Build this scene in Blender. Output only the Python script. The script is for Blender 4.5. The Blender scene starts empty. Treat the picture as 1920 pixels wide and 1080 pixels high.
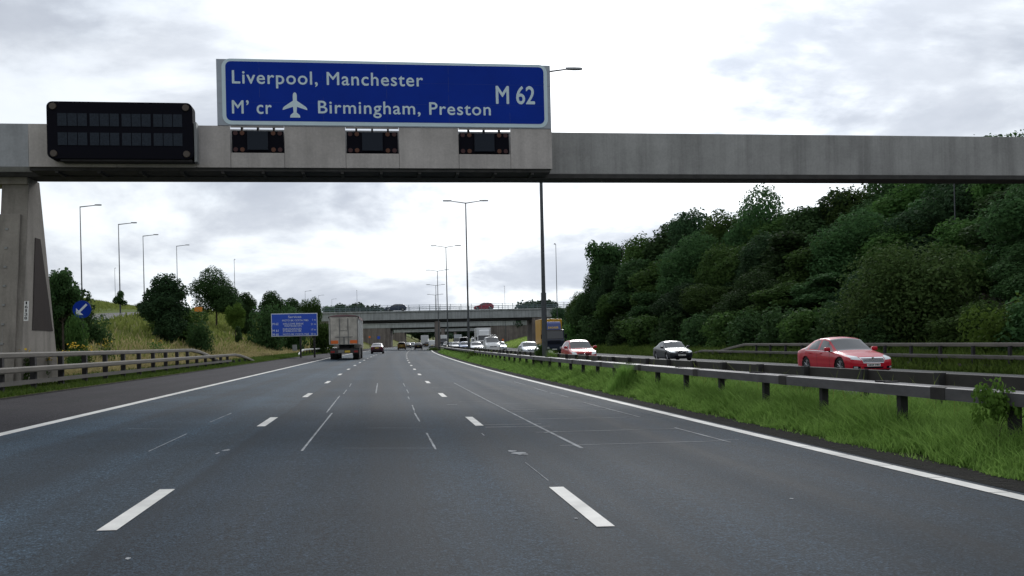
import bpy, bmesh, math, random
import numpy as np
from mathutils import Vector, Matrix
from mathutils.bvhtree import BVHTree

rad = math.radians
scene = bpy.context.scene
col = scene.collection

# ------------------------------------------------------------------ camera
F, H, TH, YV, ROLL = 1764.64, 1.35043, 0.142862, 644.315, 0.0225   # focal length in photo pixels, eye height, yaw, eye line, roll
cam_d = bpy.data.cameras.new("camera")
cam = bpy.data.objects.new("camera", cam_d)
col.objects.link(cam)
cam_d.sensor_fit = 'HORIZONTAL'
cam_d.sensor_width = 36.0
cam_d.lens = 36.0 * F / 1920.0
cam_d.shift_y = (YV - 540.0) / 1920.0
cam_d.clip_start = 0.1
cam_d.clip_end = 20000
_f = Vector((math.sin(TH), math.cos(TH), 0)); _r = Vector((math.cos(TH), -math.sin(TH), 0)); _u = Vector((0, 0, 1))
_cr, _sr = math.cos(ROLL), math.sin(ROLL)
_right = _r * _cr + _u * -_sr
_up = _r * _sr + _u * _cr
cam.matrix_world = Matrix(((_right.x, _up.x, -_f.x, 0), (_right.y, _up.y, -_f.y, 0), (_right.z, _up.z, -_f.z, H), (0, 0, 0, 1)))
scene.camera = cam

# ------------------------------------------------------------------ sky, sun, exposure
SUN_EL, SUN_AZ = rad(27), rad(15)          # azimuth clockwise from the road's heading (+Y)
scene.view_settings.view_transform = 'Standard'
scene.view_settings.look = 'None'
scene.view_settings.exposure = 0.0
scene.view_settings.gamma = 1.0

w = bpy.data.worlds.new("World")
scene.world = w
w.use_nodes = True
nt = w.node_tree
for n in list(nt.nodes): nt.nodes.remove(n)
def N(tree, typ, **kw):
    n = tree.nodes.new(typ)
    for k, v in kw.items(): setattr(n, k, v)
    return n
def mth(tree, op, a, b=None, clamp=False):
    n = N(tree, 'ShaderNodeMath', operation=op, use_clamp=clamp)
    for i, x in enumerate((a, b)):
        if x is None: continue
        if isinstance(x, (int, float)): n.inputs[i].default_value = x
        else: tree.links.new(x, n.inputs[i])
    return n.outputs[0]
def mixc(tree, fac, a, b, bt='MIX'):
    n = N(tree, 'ShaderNodeMix', data_type='RGBA', blend_type=bt)
    for i, x in ((0, fac), (6, a), (7, b)):
        if isinstance(x, (int, float)): n.inputs[i].default_value = x
        elif isinstance(x, (tuple, list)): n.inputs[i].default_value = (*x[:3], 1)
        else: tree.links.new(x, n.inputs[i])
    return n.outputs[2]
def ramp(tree, fac, stops, interp='LINEAR'):
    n = N(tree, 'ShaderNodeValToRGB')
    cr = n.color_ramp; cr.interpolation = interp
    while len(cr.elements) < len(stops): cr.elements.new(0.5)
    for e, (p, c) in zip(cr.elements, stops):
        e.position = p
        e.color = (c, c, c, 1) if isinstance(c, (int, float)) else (*c, 1)
    tree.links.new(fac, n.inputs[0])
    return n.outputs[0]
def noise(tree, vec, scale, detail=4, rough=0.55, dist=0.0, dims='3D'):
    n = N(tree, 'ShaderNodeTexNoise', noise_dimensions=dims)
    n.inputs['Scale'].default_value = scale; n.inputs['Detail'].default_value = detail
    n.inputs['Roughness'].default_value = rough; n.inputs['Distortion'].default_value = dist
    if vec is not None: tree.links.new(vec, n.inputs['Vector'])
    return n.outputs['Fac']
sky = N(nt, 'ShaderNodeTexSky', sky_type='NISHITA', sun_disc=False, sun_elevation=SUN_EL, sun_rotation=SUN_AZ)
sky.air_density = 1.0; sky.dust_density = 2.0
tc = N(nt, 'ShaderNodeTexCoord')
sep = N(nt, 'ShaderNodeSeparateXYZ'); nt.links.new(tc.outputs['Generated'], sep.inputs[0])
zc = mth(nt, 'MAXIMUM', sep.outputs[2], 0.0)
den = mth(nt, 'ADD', zc, 0.30)
cmb = N(nt, 'ShaderNodeCombineXYZ')
nt.links.new(mth(nt, 'DIVIDE', sep.outputs[0], den), cmb.inputs[0])
nt.links.new(mth(nt, 'DIVIDE', sep.outputs[1], den), cmb.inputs[1])
cmb.inputs[2].default_value = 3.7
n1 = noise(nt, cmb.outputs[0], 1.7, 8, 0.55, 0.25)
mp = N(nt, 'ShaderNodeMapping'); mp.inputs['Location'].default_value = (5.3, 1.7, 9.1); nt.links.new(cmb.outputs[0], mp.inputs[0])
n2 = noise(nt, mp.outputs[0], 2.8, 8, 0.55, 0.2)
n3 = noise(nt, mp.outputs[0], 0.45, 3, 0.5, 0.2)
# sun-side brightening of the cloud layer (thin cloud in front of the hidden sun)
sd = Vector((math.sin(SUN_AZ) * math.cos(SUN_EL), math.cos(SUN_AZ) * math.cos(SUN_EL), math.sin(SUN_EL)))
dp = N(nt, 'ShaderNodeVectorMath', operation='DOT_PRODUCT'); nt.links.new(tc.outputs['Generated'], dp.inputs[0]); dp.inputs[1].default_value = sd
dpos = mth(nt, 'MAXIMUM', dp.outputs['Value'], 0.0)
glow = mth(nt, 'ADD', mth(nt, 'MULTIPLY', mth(nt, 'POWER', dpos, 30.0), 1.5), mth(nt, 'MULTIPLY', mth(nt, 'POWER', dpos, 7.0), 0.25))
wide = mth(nt, 'MULTIPLY', mth(nt, 'POWER', mth(nt, 'ADD', mth(nt, 'MULTIPLY', dp.outputs['Value'], 0.5), 0.5), 2.0), 0.46)
thin = ramp(nt, n1, [(0.43, 1.0), (0.60, 0.0)], 'EASE')          # 1 = thin bright cloud, 0 = thick
fine = ramp(nt, n2, [(0.35, 0.0), (0.65, 1.0)])
big = ramp(nt, n3, [(0.38, 0.0), (0.62, 1.0)], 'EASE')
# cloud radiance before the 0.1 background strength
thick_c = mixc(nt, fine, (5.5, 6.0, 6.9), (7.5, 8.0, 8.8))
thin_c = mixc(nt, fine, (9.2, 9.9, 10.6), (11.2, 11.7, 12.0))
cloud = mixc(nt, thin, thick_c, thin_c)
gfac = mth(nt, 'ADD', mth(nt, 'ADD', 0.54, wide), mth(nt, 'MULTIPLY', glow, mth(nt, 'ADD', 0.35, mth(nt, 'MULTIPLY', thin, 0.75))))
cl2 = N(nt, 'ShaderNodeVectorMath', operation='SCALE'); nt.links.new(cloud, cl2.inputs[0]); nt.links.new(gfac, cl2.inputs['Scale'])
hole = mth(nt, 'MULTIPLY', mth(nt, 'MULTIPLY', big, thin), mth(nt, 'MULTIPLY', mth(nt, 'MINIMUM', mth(nt, 'MULTIPLY', zc, 4.0), 1.0), 0.35))
blue_gap = mixc(nt, 0.35, (6.6, 7.3, 9.0), sky.outputs[0])
out_c = mixc(nt, hole, cl2.outputs[0], blue_gap)
bg = N(nt, 'ShaderNodeBackground'); nt.links.new(out_c, bg.inputs[0]); bg.inputs[1].default_value = 0.1
wo = N(nt, 'ShaderNodeOutputWorld'); nt.links.new(bg.outputs[0], wo.inputs[0])

sun_d = bpy.data.lights.new("sun", 'SUN'); sun_d.energy = 1.1; sun_d.angle = rad(14); sun_d.color = (1.0, 0.99, 0.97)
sun = bpy.data.objects.new("sun", sun_d); col.objects.link(sun)
sun.rotation_euler = (-sd).to_track_quat('-Z', 'Y').to_euler()

# ------------------------------------------------------------------ road geometry helpers
C, K = -0.023783, 2.88e-4
def elev(s):
    if s < 0: return 0.0
    if s < 90: return 5.5e-5 * s * s / 2
    return 5.5e-5 * 4050 + (s - 90) * 0.0035
def cur(s):
    s = max(s, 0.0)
    if s < 420: return K * s * s / 2
    return K * 420 * 420 / 2 + K * 420 * (s - 420)
def heading(s): return K * min(max(s, 0), 420)
def lerp(a, b, f): return a + (b - a) * f
def interp(x, pts): return float(np.interp(x, [p[0] for p in pts], [p[1] for p in pts]))
LCAP = [(0, 1.6), (30, 1.7), (45, 2.3), (70, 3.3), (100, 5.0), (150, 7.2), (190, 8.0), (300, 8.3), (450, 9.5), (700, 12)]
RCAP = [(0, 15), (110, 13), (150, 10), (175, 8.0), (230, 8.0), (320, 8.0), (500, 11), (700, 14)]
def prof(t, s):
    """height of the ground above the road's centre line height"""
    if t < -9.6:
        z0 = 0.228; v = -9.6 - t
        if v < 3.4: return z0 + 0.03 * v
        cap = interp(s, LCAP); z1 = z0 + 0.10
        z = z1 + (v - 3.4) * 0.42
        if z > cap:
            z = cap
            vv = v - 3.4 - (cap - z1) / 0.42 - 7.0
            if vv > 0: z += min(vv * 0.26, 7.0) * interp(s, [(0, 0.4), (60, 1), (130, 1), (170, 0.0), (700, 0)])
        return z
    if t < 6.4: return C * t
    if t < 9.3: return lerp(C * 6.4, -0.06, (t - 6.4) / 2.9)
    if t < 24.2: return -0.06 - 0.017 * (t - 9.3)
    z0 = -0.313
    on = interp(s, [(0, 26.5), (120, 26.5), (165, 34), (201, 34), (206, 24.3), (400, 24.3)])
    if t < on: return z0 + (t - 24.2) * 0.05
    z = z0 + (on - 24.2) * 0.05 + (t - on) * 0.24
    cap = interp(s, RCAP)
    if z > cap: z = cap + min((z - cap) * 0.12, 3)
    return z
def P(t, s, up=0.0): return Vector((t + cur(s), s, prof(t, s) + elev(s) + up))
def ray(u, v):
    a = u - 960; b = v - YV
    X = (a * _cr - b * _sr) / F; Y = (a * _sr + b * _cr) / F
    return X * math.cos(TH) + math.sin(TH), math.cos(TH) - X * math.sin(TH), -Y
def at(u, v, s):
    """point at distance s along the road on the line of sight of photo pixel (u, v)"""
    x, y, z = ray(u, v); k = s / y
    return Vector((x * k, s, z * k + H))
def tof(p): return p.x - cur(p.y)
def pxm(p): return F / (p.y * math.cos(TH) + p.x * math.sin(TH))
def s_of(u, v, t):
    x, y, z = ray(u, v)
    ss = np.arange(4, 900, 0.1)
    c = np.array([cur(q) for q in ss])
    return float(ss[np.argmin(np.abs(x / y * ss - c - t))])
def gpt(u, v, up=0.0, smin=4.0):
    """where the line of sight of pixel (u, v) meets the ground"""
    x, y, z = ray(u, v); s = smin
    while s < 600:
        k = s / y
        if z * k + H <= prof(x * k - cur(s), s) + elev(s) + up: return s, x * k - cur(s)
        s += 0.02 if s < 60 else 0.1
    return None

# ------------------------------------------------------------------ materials
MATS = {}
def mat(name, color, rough=0.6, metal=0.0, spec=0.5, var=0.0, vscale=3.0, bump=0.0, bscale=30.0, coat=0.0, emit=None, stretch=None, tcoord='Object', trans=0.0):
    if name in MATS: return MATS[name]
    m = bpy.data.materials.new(name); m.use_nodes = True
    t = m.node_tree; b = t.nodes['Principled BSDF']
    b.inputs['Roughness'].default_value = rough; b.inputs['Metallic'].default_value = metal
    b.inputs['Specular IOR Level'].default_value = spec
    b.inputs['Coat Weight'].default_value = coat; b.inputs['Coat Roughness'].default_value = 0.04
    tcn = N(t, 'ShaderNodeTexCoord'); vec = tcn.outputs[tcoord]
    if stretch:
        mpn = N(t, 'ShaderNodeMapping'); mpn.inputs['Scale'].default_value = stretch
        t.links.new(vec, mpn.inputs[0]); vec = mpn.outputs[0]
    if var > 0:
        f = noise(t, vec, vscale, 5, 0.6)
        f = ramp(t, f, [(0.3, 0.0), (0.7, 1.0)])
        c = mixc(t, f, tuple(x * (1 - var) for x in color), tuple(min(1, x * (1 + var)) for x in color))
        t.links.new(c, b.inputs['Base Color'])
    else: b.inputs['Base Color'].default_value = (*color, 1)
    if bump > 0:
        bn = N(t, 'ShaderNodeBump'); bn.inputs['Strength'].default_value = bump; bn.inputs['Distance'].default_value = 0.02
        t.links.new(noise(t, tcn.outputs[tcoord], bscale, 4, 0.6), bn.inputs['Height']); t.links.new(bn.outputs[0], b.inputs['Normal'])
    if emit:
        b.inputs['Emission Color'].default_value = (*emit[0], 1); b.inputs['Emission Strength'].default_value = emit[1]
    MATS[name] = m
    return m

def asphalt(name, base, tint_l=None, rough=0.78):
    m = bpy.data.materials.new(name); m.use_nodes = True
    t = m.node_tree; b = t.nodes['Principled BSDF']
    uv = N(t, 'ShaderNodeUVMap'); uv.uv_map = 'UVMap'       # u = metres across / 10, v = metres along / 10
    geo = N(t, 'ShaderNodeNewGeometry')
    grain = noise(t, geo.outputs['Position'], 60, 3, 0.7)
    grain2 = noise(t, geo.outputs['Position'], 24, 3, 0.75)
    mid = noise(t, geo.outputs['Position'], 0.55, 5, 0.6)
    mp1 = N(t, 'ShaderNodeMapping'); mp1.inputs['Scale'].default_value = (16, 0.18, 1); t.links.new(uv.outputs[0], mp1.inputs[0])
    streak = noise(t, mp1.outputs[0], 1.0, 4, 0.55)
    g = ramp(t, grain, [(0.36, 0.22), (0.5, 0.85), (0.66, 2.3)])
    g2 = ramp(t, grain2, [(0.34, 0.5), (0.5, 1.0), (0.68, 1.7)])
    md = ramp(t, mid, [(0.3, 0.82), (0.7, 1.18)])
    stv = ramp(t, streak, [(0.34, 0.70), (0.66, 1.36)])
    c = base
    cc = mixc(t, 1.0, base, g, 'MULTIPLY'); cc = mixc(t, 1.0, cc, g2, 'MULTIPLY'); cc = mixc(t, 1.0, cc, md, 'MULTIPLY'); cc = mixc(t, 1.0, cc, stv, 'MULTIPLY')
    su = N(t, 'ShaderNodeSeparateXYZ'); t.links.new(uv.outputs[0], su.inputs[0])
    if tint_l:      # the older, paler surfacing of the left lane: its edge follows the construction joint
        wob = mth(t, 'MULTIPLY', mth(t, 'SUBTRACT', noise(t, geo.outputs['Position'], 1.3, 3, 0.6), 0.5), 0.02)
        e = mth(t, 'ADD', su.outputs[0], wob)
        isl = ramp(t, mth(t, 'ADD', mth(t, 'MULTIPLY', e, 1.0), 1.0), [(0.803, 1.0), (0.812, 0.0)])
        cc = mixc(t, isl, cc, mixc(t, 1.0, cc, tint_l, 'MULTIPLY'))
        # darker oil line down the middle of each lane, paler polished wheel tracks beside it
        for lc_ in (-0.385, -0.016, 0.366):
            d = mth(t, 'ABSOLUTE', mth(t, 'SUBTRACT', e, lc_))
            cc = mixc(t, 1.0, cc, ramp(t, mth(t, 'MULTIPLY', d, 5.0), [(0.0, 0.80), (0.22, 0.92), (0.42, 1.22), (0.72, 1.0)], 'EASE'), 'MULTIPLY')
        pat = noise(t, geo.outputs['Position'], 0.16, 3, 0.5)
        cc = mixc(t, 1.0, cc, ramp(t, pat, [(0.42, 0.86), (0.5, 1.0), (0.58, 1.14)]), 'MULTIPLY')
        # worn wheel tracks and joint lines
        for jt, wd, dk in ((-0.185, 0.010, 0.75), (0.180, 0.008, 0.7)):
            d = mth(t, 'ABSOLUTE', mth(t, 'SUBTRACT', e, jt))
            cc = mixc(t, mth(t, 'MULTIPLY', ramp(t, mth(t, 'DIVIDE', d, wd), [(0.0, 1.0), (1.0, 0.0)]), 0.6), cc, tuple(x * dk for x in base))
    t.links.new(cc, b.inputs['Base Color'])
    rr = mth(t, 'ADD', rough - 0.1, mth(t, 'MULTIPLY', streak, 0.2))
    t.links.new(rr, b.inputs['Roughness'])
    b.inputs['Specular IOR Level'].default_value = 0.25
    bn = N(t, 'ShaderNodeBump'); bn.inputs['Strength'].default_value = 0.7; bn.inputs['Distance'].default_value = 0.012
    t.links.new(grain, bn.inputs['Height']); t.links.new(bn.outputs[0], b.inputs['Normal'])
    return m
def concrete(name, color, streaks=0.5, panel=0.0, rough=0.85):
    m = bpy.data.materials.new(name); m.use_nodes = True
    t = m.node_tree; b = t.nodes['Principled BSDF']
    tcn = N(t, 'ShaderNodeTexCoord'); v = tcn.outputs['Object']
    a = ramp(t, noise(t, v, 0.7, 6, 0.62), [(0.3, 0.82), (0.7, 1.14)])
    f = ramp(t, noise(t, v, 14, 4, 0.7), [(0.25, 0.88), (0.75, 1.1)])
    mp1 = N(t, 'ShaderNodeMapping'); mp1.inputs['Scale'].default_value = (2.6, 2.6, 0.10); t.links.new(v, mp1.inputs[0])
    st = ramp(t, noise(t, mp1.outputs[0], 1.0, 6, 0.68), [(0.34, 1.0 - 0.75 * streaks), (0.56, 1.02), (0.8, 1.0 + 0.12 * streaks)])
    cc = mixc(t, 1.0, color, a, 'MULTIPLY'); cc = mixc(t, 1.0, cc, f, 'MULTIPLY'); cc = mixc(t, 1.0, cc, st, 'MULTIPLY')
    t.links.new(cc, b.inputs['Base Color']); b.inputs['Roughness'].default_value = rough; b.inputs['Specular IOR Level'].default_value = 0.12
    bn = N(t, 'ShaderNodeBump'); bn.inputs['Strength'].default_value = 0.15; bn.inputs['Distance'].default_value = 0.01
    t.links.new(noise(t, v, 25, 4, 0.6), bn.inputs['Height']); t.links.new(bn.outputs[0], b.inputs['Normal'])
    return m
def leafmat(name, dark, light, trans=0.22, rough=0.8, scale=1.1):
    m = bpy.data.materials.new(name); m.use_nodes = True
    t = m.node_tree; b = t.nodes['Principled BSDF']; o = t.nodes['Material Output']
    geo = N(t, 'ShaderNodeNewGeometry'); oi = N(t, 'ShaderNodeObjectInfo')
    f = ramp(t, noise(t, geo.outputs['Position'], scale, 4, 0.65), [(0.3, 0.0), (0.7, 1.0)])
    f2 = mth(t, 'MULTIPLY', geo.outputs['Random Per Island'], 0.5)
    c = mixc(t, mth(t, 'ADD', mth(t, 'MULTIPLY', f, 0.55), f2, True), dark, light)
    hv = N(t, 'ShaderNodeHueSaturation'); t.links.new(c, hv.inputs['Color'])
    t.links.new(mth(t, 'ADD', 0.485, mth(t, 'MULTIPLY', oi.outputs['Random'], 0.03)), hv.inputs['Hue'])
    t.links.new(mth(t, 'ADD', 0.62, mth(t, 'MULTIPLY', oi.outputs['Random'], 0.8)), hv.inputs['Value'])
    t.links.new(hv.outputs[0], b.inputs['Base Color']); b.inputs['Roughness'].default_value = rough; b.inputs['Specular IOR Level'].default_value = 0.08
    tr = N(t, 'ShaderNodeBsdfTranslucent'); t.links.new(hv.outputs[0], tr.inputs[0])
    mx = N(t, 'ShaderNodeMixShader'); mx.inputs[0].default_value = trans
    t.links.new(b.outputs[0], mx.inputs[1]); t.links.new(tr.outputs[0], mx.inputs[2]); t.links.new(mx.outputs[0], o.inputs[0])
    return m
def earth(name, c1, c2, c3, scale=0.35):
    m = bpy.data.materials.new(name); m.use_nodes = True
    t = m.node_tree; b = t.nodes['Principled BSDF']
    geo = N(t, 'ShaderNodeNewGeometry')
    f = ramp(t, noise(t, geo.outputs['Position'], scale, 6, 0.65), [(0.32, 0.0), (0.68, 1.0)])
    g = ramp(t, noise(t, geo.outputs['Position'], 5.0, 5, 0.7), [(0.35, 0.0), (0.7, 1.0)])
    c = mixc(t, f, c1, c2); c = mixc(t, mth(t, 'MULTIPLY', g, 0.6), c, c3)
    t.links.new(c, b.inputs['Base Color']); b.inputs['Roughness'].default_value = 0.95; b.inputs['Specular IOR Level'].default_value = 0.1
    bn = N(t, 'ShaderNodeBump'); bn.inputs['Strength'].default_value = 0.8; bn.inputs['Distance'].default_value = 0.15
    t.links.new(noise(t, geo.outputs['Position'], 7.0, 5, 0.7), bn.inputs['Height']); t.links.new(bn.outputs[0], b.inputs['Normal'])
    return m
M_ROAD = asphalt("asphalt_lanes", (0.0145, 0.0250, 0.0370), (1.6, 1.6, 1.55))
M_SHOULDER = asphalt("asphalt_shoulder", (0.027, 0.024, 0.028), None, 0.9)
M_OPP = asphalt("asphalt_opposite", (0.040, 0.043, 0.048))
M_PAINT = mat("road_paint", (0.68, 0.66, 0.62), 0.7, var=0.22, vscale=1.7, tcoord='Object', bump=0.2, bscale=40)
M_CHALK = mat("chalk", (0.31, 0.32, 0.33), 0.9, var=0.5, vscale=2.2)
M_CONC = concrete("gantry_concrete", (0.40, 0.395, 0.385), 0.30)
M_CLAD = concrete("cladding_concrete", (0.53, 0.49, 0.465), 0.18)
M_CLADD = concrete("cladding_grey", (0.40, 0.41, 0.43), 0.18)
M_PIER = concrete("pier_concrete", (0.30, 0.275, 0.245), 0.45)
M_PIERD = concrete("pier_recess_shade", (0.035, 0.026, 0.024), 0.3)  # shade of the recess put into the concrete colour
M_BRIDGE = concrete("bridge_concrete_hazed", (0.42, 0.44, 0.44), 0.35)  # paler than the concrete: distance haze put into the colour
M_ABUT = concrete("abutment_concrete_hazed", (0.235, 0.205, 0.19), 0.6)  # lightened too, haze of the distance put into the colour
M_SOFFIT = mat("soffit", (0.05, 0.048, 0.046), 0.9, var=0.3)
M_STEEL = mat("galvanised_steel", (0.30, 0.31, 0.31), 0.55, 0.35, var=0.15, vscale=2)
M_RAILD = mat("weathered_rail", (0.095, 0.09, 0.095), 0.55, 0.15, var=0.35, vscale=1.6, stretch=(1, 1, 3))
M_RAILF = mat("shade_dark_rail", (0.035, 0.030, 0.028), 0.75, 0.1, var=0.4, vscale=1.2)  # shade on the far rail's face put into the colour; joint sleeves share it
M_RAILL = mat("pale_rail", (0.150, 0.135, 0.115), 0.65, 0.1, var=0.22, vscale=1.1, stretch=(1, 1, 4))
M_RAILL2 = mat("mid_rail", (0.11, 0.10, 0.09), 0.65, 0.1, var=0.25, vscale=1.1)
M_RAILW = mat("white_rail", (0.62, 0.62, 0.60), 0.5, 0.2, var=0.15)
M_POST = mat("dark_post", (0.030, 0.028, 0.030), 0.8, 0.1, var=0.3)
M_LAMP = mat("lamp_column_paint", (0.085, 0.092, 0.10), 0.5, 0.4, var=0.2)
M_LANT = mat("lantern_grey", (0.22, 0.23, 0.24), 0.45, 0.3)
M_LENS = mat("lantern_lens", (0.45, 0.46, 0.46), 0.2)
M_BLUE = mat("sign_blue", (0.004, 0.036, 0.36), 0.6, spec=0.12, var=0.08, vscale=0.8)
M_WHITE = mat("sign_white", (0.70, 0.84, 0.90), 0.6, spec=0.2, var=0.06, vscale=1.0)
M_SIGNB = mat("sign_backing", (0.42, 0.46, 0.52), 0.6, var=0.12, vscale=1.2)
M_BLUE2 = mat("services_blue", (0.02, 0.09, 0.60), 0.5, var=0.06)
M_WHITE2 = mat("services_white", (0.72, 0.78, 0.85), 0.5)
M_BLACK = mat("black_box", (0.008, 0.008, 0.013), 0.85, spec=0.08)
M_BLACK2 = mat("black_panel", (0.024, 0.030, 0.042), 0.7, spec=0.15)
M_CELL = mat("matrix_cells", (0.026, 0.034, 0.048), 0.6, spec=0.15, var=0.25, vscale=20)
M_AMBER = mat("amber_lens", (0.11, 0.032, 0.010), 0.5)
M_RED = mat("red_lens", (0.05, 0.008, 0.009), 0.5)
M_ORANGE = mat("orange_reflector", (0.85, 0.18, 0.03), 0.4)
M_GLASS = mat("car_glass", (0.02, 0.024, 0.028), 0.04, 0.0, 0.9)
M_GLASS.node_tree.nodes["Principled BSDF"].inputs["IOR"].default_value = 1.58
M_TYRE = mat("tyre_rubber", (0.018, 0.018, 0.018), 0.85)
M_RIM = mat("alloy_rim", (0.42, 0.42, 0.44), 0.35, 0.8)
M_UNDER = mat("underbody_black", (0.012, 0.012, 0.013), 0.9)
M_CHROME = mat("chrome", (0.75, 0.75, 0.77), 0.15, 1.0)
M_HEAD = mat("headlight_glass", (0.62, 0.66, 0.68), 0.08, 0.2, 0.9)
M_TAIL = mat("tail_lens", (0.30, 0.015, 0.015), 0.2)
M_PLATEW = mat("plate_white", (0.75, 0.75, 0.72), 0.5)
M_PLATEY = mat("plate_yellow", (0.65, 0.45, 0.05), 0.5)
M_BARK = mat("bark", (0.060, 0.048, 0.036), 0.95, var=0.4, vscale=5, bump=0.4, bscale=12)
M_LIT = mat("lit_headlamp", (1, 0.95, 0.85), 0.3, emit=((1.0, 0.93, 0.8), 6.0))

# ------------------------------------------------------------------ mesh builder
class MB:
    def __init__(self): self.v = []; self.f = []; self.m = []
    def add(self, vs, fs, mi=0):
        o = len(self.v); self.v.extend([tuple(p) for p in vs])
        for f in fs: self.f.append(tuple(i + o for i in f)); self.m.append(mi)
    def box(self, a, b, mi=0, rz=0.0, piv=None):
        x0, y0, z0 = a; x1, y1, z1 = b
        vs = [(x0, y0, z0), (x1, y0, z0), (x1, y1, z0), (x0, y1, z0), (x0, y0, z1), (x1, y0, z1), (x1, y1, z1), (x0, y1, z1)]
        if rz:
            cx, cy = piv if piv else ((x0 + x1) / 2, (y0 + y1) / 2); c, s = math.cos(rz), math.sin(rz)
            vs = [(cx + (x - cx) * c - (y - cy) * s, cy + (x - cx) * s + (y - cy) * c, z) for x, y, z in vs]
        self.add(vs, [(0, 3, 2, 1), (4, 5, 6, 7), (0, 1, 5, 4), (1, 2, 6, 5), (2, 3, 7, 6), (3, 0, 4, 7)], mi)
    def prism(self, poly, axis, d0, d1, mi=0):
        n = len(poly)
        def mk(p, d):
            if axis == 'x': return (d, p[0], p[1])
            if axis == 'y': return (p[0], d, p[1])
            return (p[0], p[1], d)
        vs = [mk(p, d0) for p in poly] + [mk(p, d1) for p in poly]
        self.add(vs, [tuple(range(n)), tuple(range(2 * n - 1, n - 1, -1))] + [(i, i + n, (i + 1) % n + n, (i + 1) % n) for i in range(n)], mi)
    def tube(self, p0, p1, r0, r1=None, n=8, mi=0, cap=True):
        p0 = Vector(p0); p1 = Vector(p1); r1 = r0 if r1 is None else r1
        d = (p1 - p0); 
        if d.length < 1e-6: return
        d.normalize(); a = d.orthogonal().normalized(); b = d.cross(a)
        vs = []
        for p, r in ((p0, r0), (p1, r1)):
            for i in range(n):
                q = 2 * math.pi * i / n; vs.append(p + a * (r * math.cos(q)) + b * (r * math.sin(q)))
        fs = [(i, (i + 1) % n, (i + 1) % n + n, i + n) for i in range(n)]
        if cap: fs += [tuple(range(n - 1, -1, -1)), tuple(range(n, 2 * n))]
        self.add(vs, fs, mi)
    def sweep(self, pts, prof2, mi=0, closed=True):
        """sweep a (side, up) profile along points; side is to the right of travel"""
        n = len(prof2); vs = []
        for i, p in enumerate(pts):
            a = pts[max(i - 1, 0)]; b = pts[min(i + 1, len(pts) - 1)]
            d = Vector((b[0] - a[0], b[1] - a[1], 0)).normalized(); r = Vector((d.y, -d.x, 0))
            for (q, z) in prof2: vs.append(Vector(p) + r * q + Vector((0, 0, z)))
        fs = []
        for i in range(len(pts) - 1):
            for j in range(n if closed else n - 1):
                k = (j + 1) % n; fs.append((i * n + j, i * n + k, (i + 1) * n + k, (i + 1) * n + j))
        if closed: fs += [tuple(range(n - 1, -1, -1)), tuple(range((len(pts) - 1) * n, len(pts) * n))]
        self.add(vs, fs, mi)
    def build(self, name, mats, parent=None, off=None, smooth=False, bevel=0.0, fixn=True, segs=2):
        me = bpy.data.meshes.new(name)
        vs = self.v if off is None else [(x - off[0], y - off[1], z - off[2]) for x, y, z in self.v]
        me.from_pydata([tuple(v) for v in vs], [], self.f)
        if not isinstance(mats, (list, tuple)): mats = [mats]
        for m in mats: me.materials.append(m)
        if len(mats) > 1: me.polygons.foreach_set('material_index', self.m)
        if fixn or bevel:
            bm = bmesh.new(); bm.from_mesh(me)
            if fixn: bmesh.ops.recalc_face_normals(bm, faces=bm.faces)
            if bevel:
                es = [e for e in bm.edges if len(e.link_faces) == 2 and e.calc_face_angle(0) > 0.5]
                bmesh.ops.bevel(bm, geom=es, offset=bevel, segments=segs, affect='EDGES', profile=0.6, clamp_overlap=True)
            bm.to_mesh(me); bm.free()
        if smooth: me.polygons.foreach_set('use_smooth', [True] * len(me.polygons))
        me.update()
        o = bpy.data.objects.new(name, me); col.objects.link(o)
        if parent is not None: o.parent = parent
        return o
def npmesh(name, verts, faces, mats, parent=None, uv=None, smooth=False, mi=None):
    me = bpy.data.meshes.new(name)
    V = np.asarray(verts, dtype=np.float32); Fc = np.asarray(faces, dtype=np.int32)
    k = Fc.shape[1]
    me.vertices.add(len(V)); me.vertices.foreach_set('co', V.ravel())
    me.loops.add(Fc.size); me.loops.foreach_set('vertex_index', Fc.ravel())
    me.polygons.add(len(Fc)); me.polygons.foreach_set('loop_start', np.arange(0, Fc.size, k, dtype=np.int32))
    try: me.polygons.foreach_set('loop_total', np.full(len(Fc), k, dtype=np.int32))
    except Exception: pass
    if not isinstance(mats, (list, tuple)): mats = [mats]
    for m in mats: me.materials.append(m)
    if mi is not None: me.polygons.foreach_set('material_index', np.asarray(mi, dtype=np.int32))
    if uv is not None:
        l = me.uv_layers.new(name='UVMap'); l.data.foreach_set('uv', np.asarray(uv, dtype=np.float32)[Fc.ravel()].ravel())
    if smooth: me.polygons.foreach_set('use_smooth', np.ones(len(Fc), dtype=bool))
    me.update(calc_edges=True); me.validate()
    o = bpy.data.objects.new(name, me); col.objects.link(o)
    if parent is not None: o.parent = parent
    return o
def tag(o, label=None, cat=None, group=None, kind=None):
    if label: o['label'] = label
    if cat: o['category'] = cat
    if group: o['group'] = group
    if kind: o['kind'] = kind
    return o
def thing(name, label, cat, loc=(0, 0, 0), rz=0.0, group=None):
    o = bpy.data.objects.new(name, None); col.objects.link(o)
    o.location = loc; o.rotation_euler = (0, 0, rz); o.empty_display_size = 0.3
    return tag(o, label, cat, group)
KIDS = {}
def copy_tree(o, parent=None):
    c = o.copy(); col.objects.link(c)
    if parent is not None: c.parent = parent
    for ch in o.children: copy_tree(ch, c)
    return c
_fontcap = None
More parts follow.
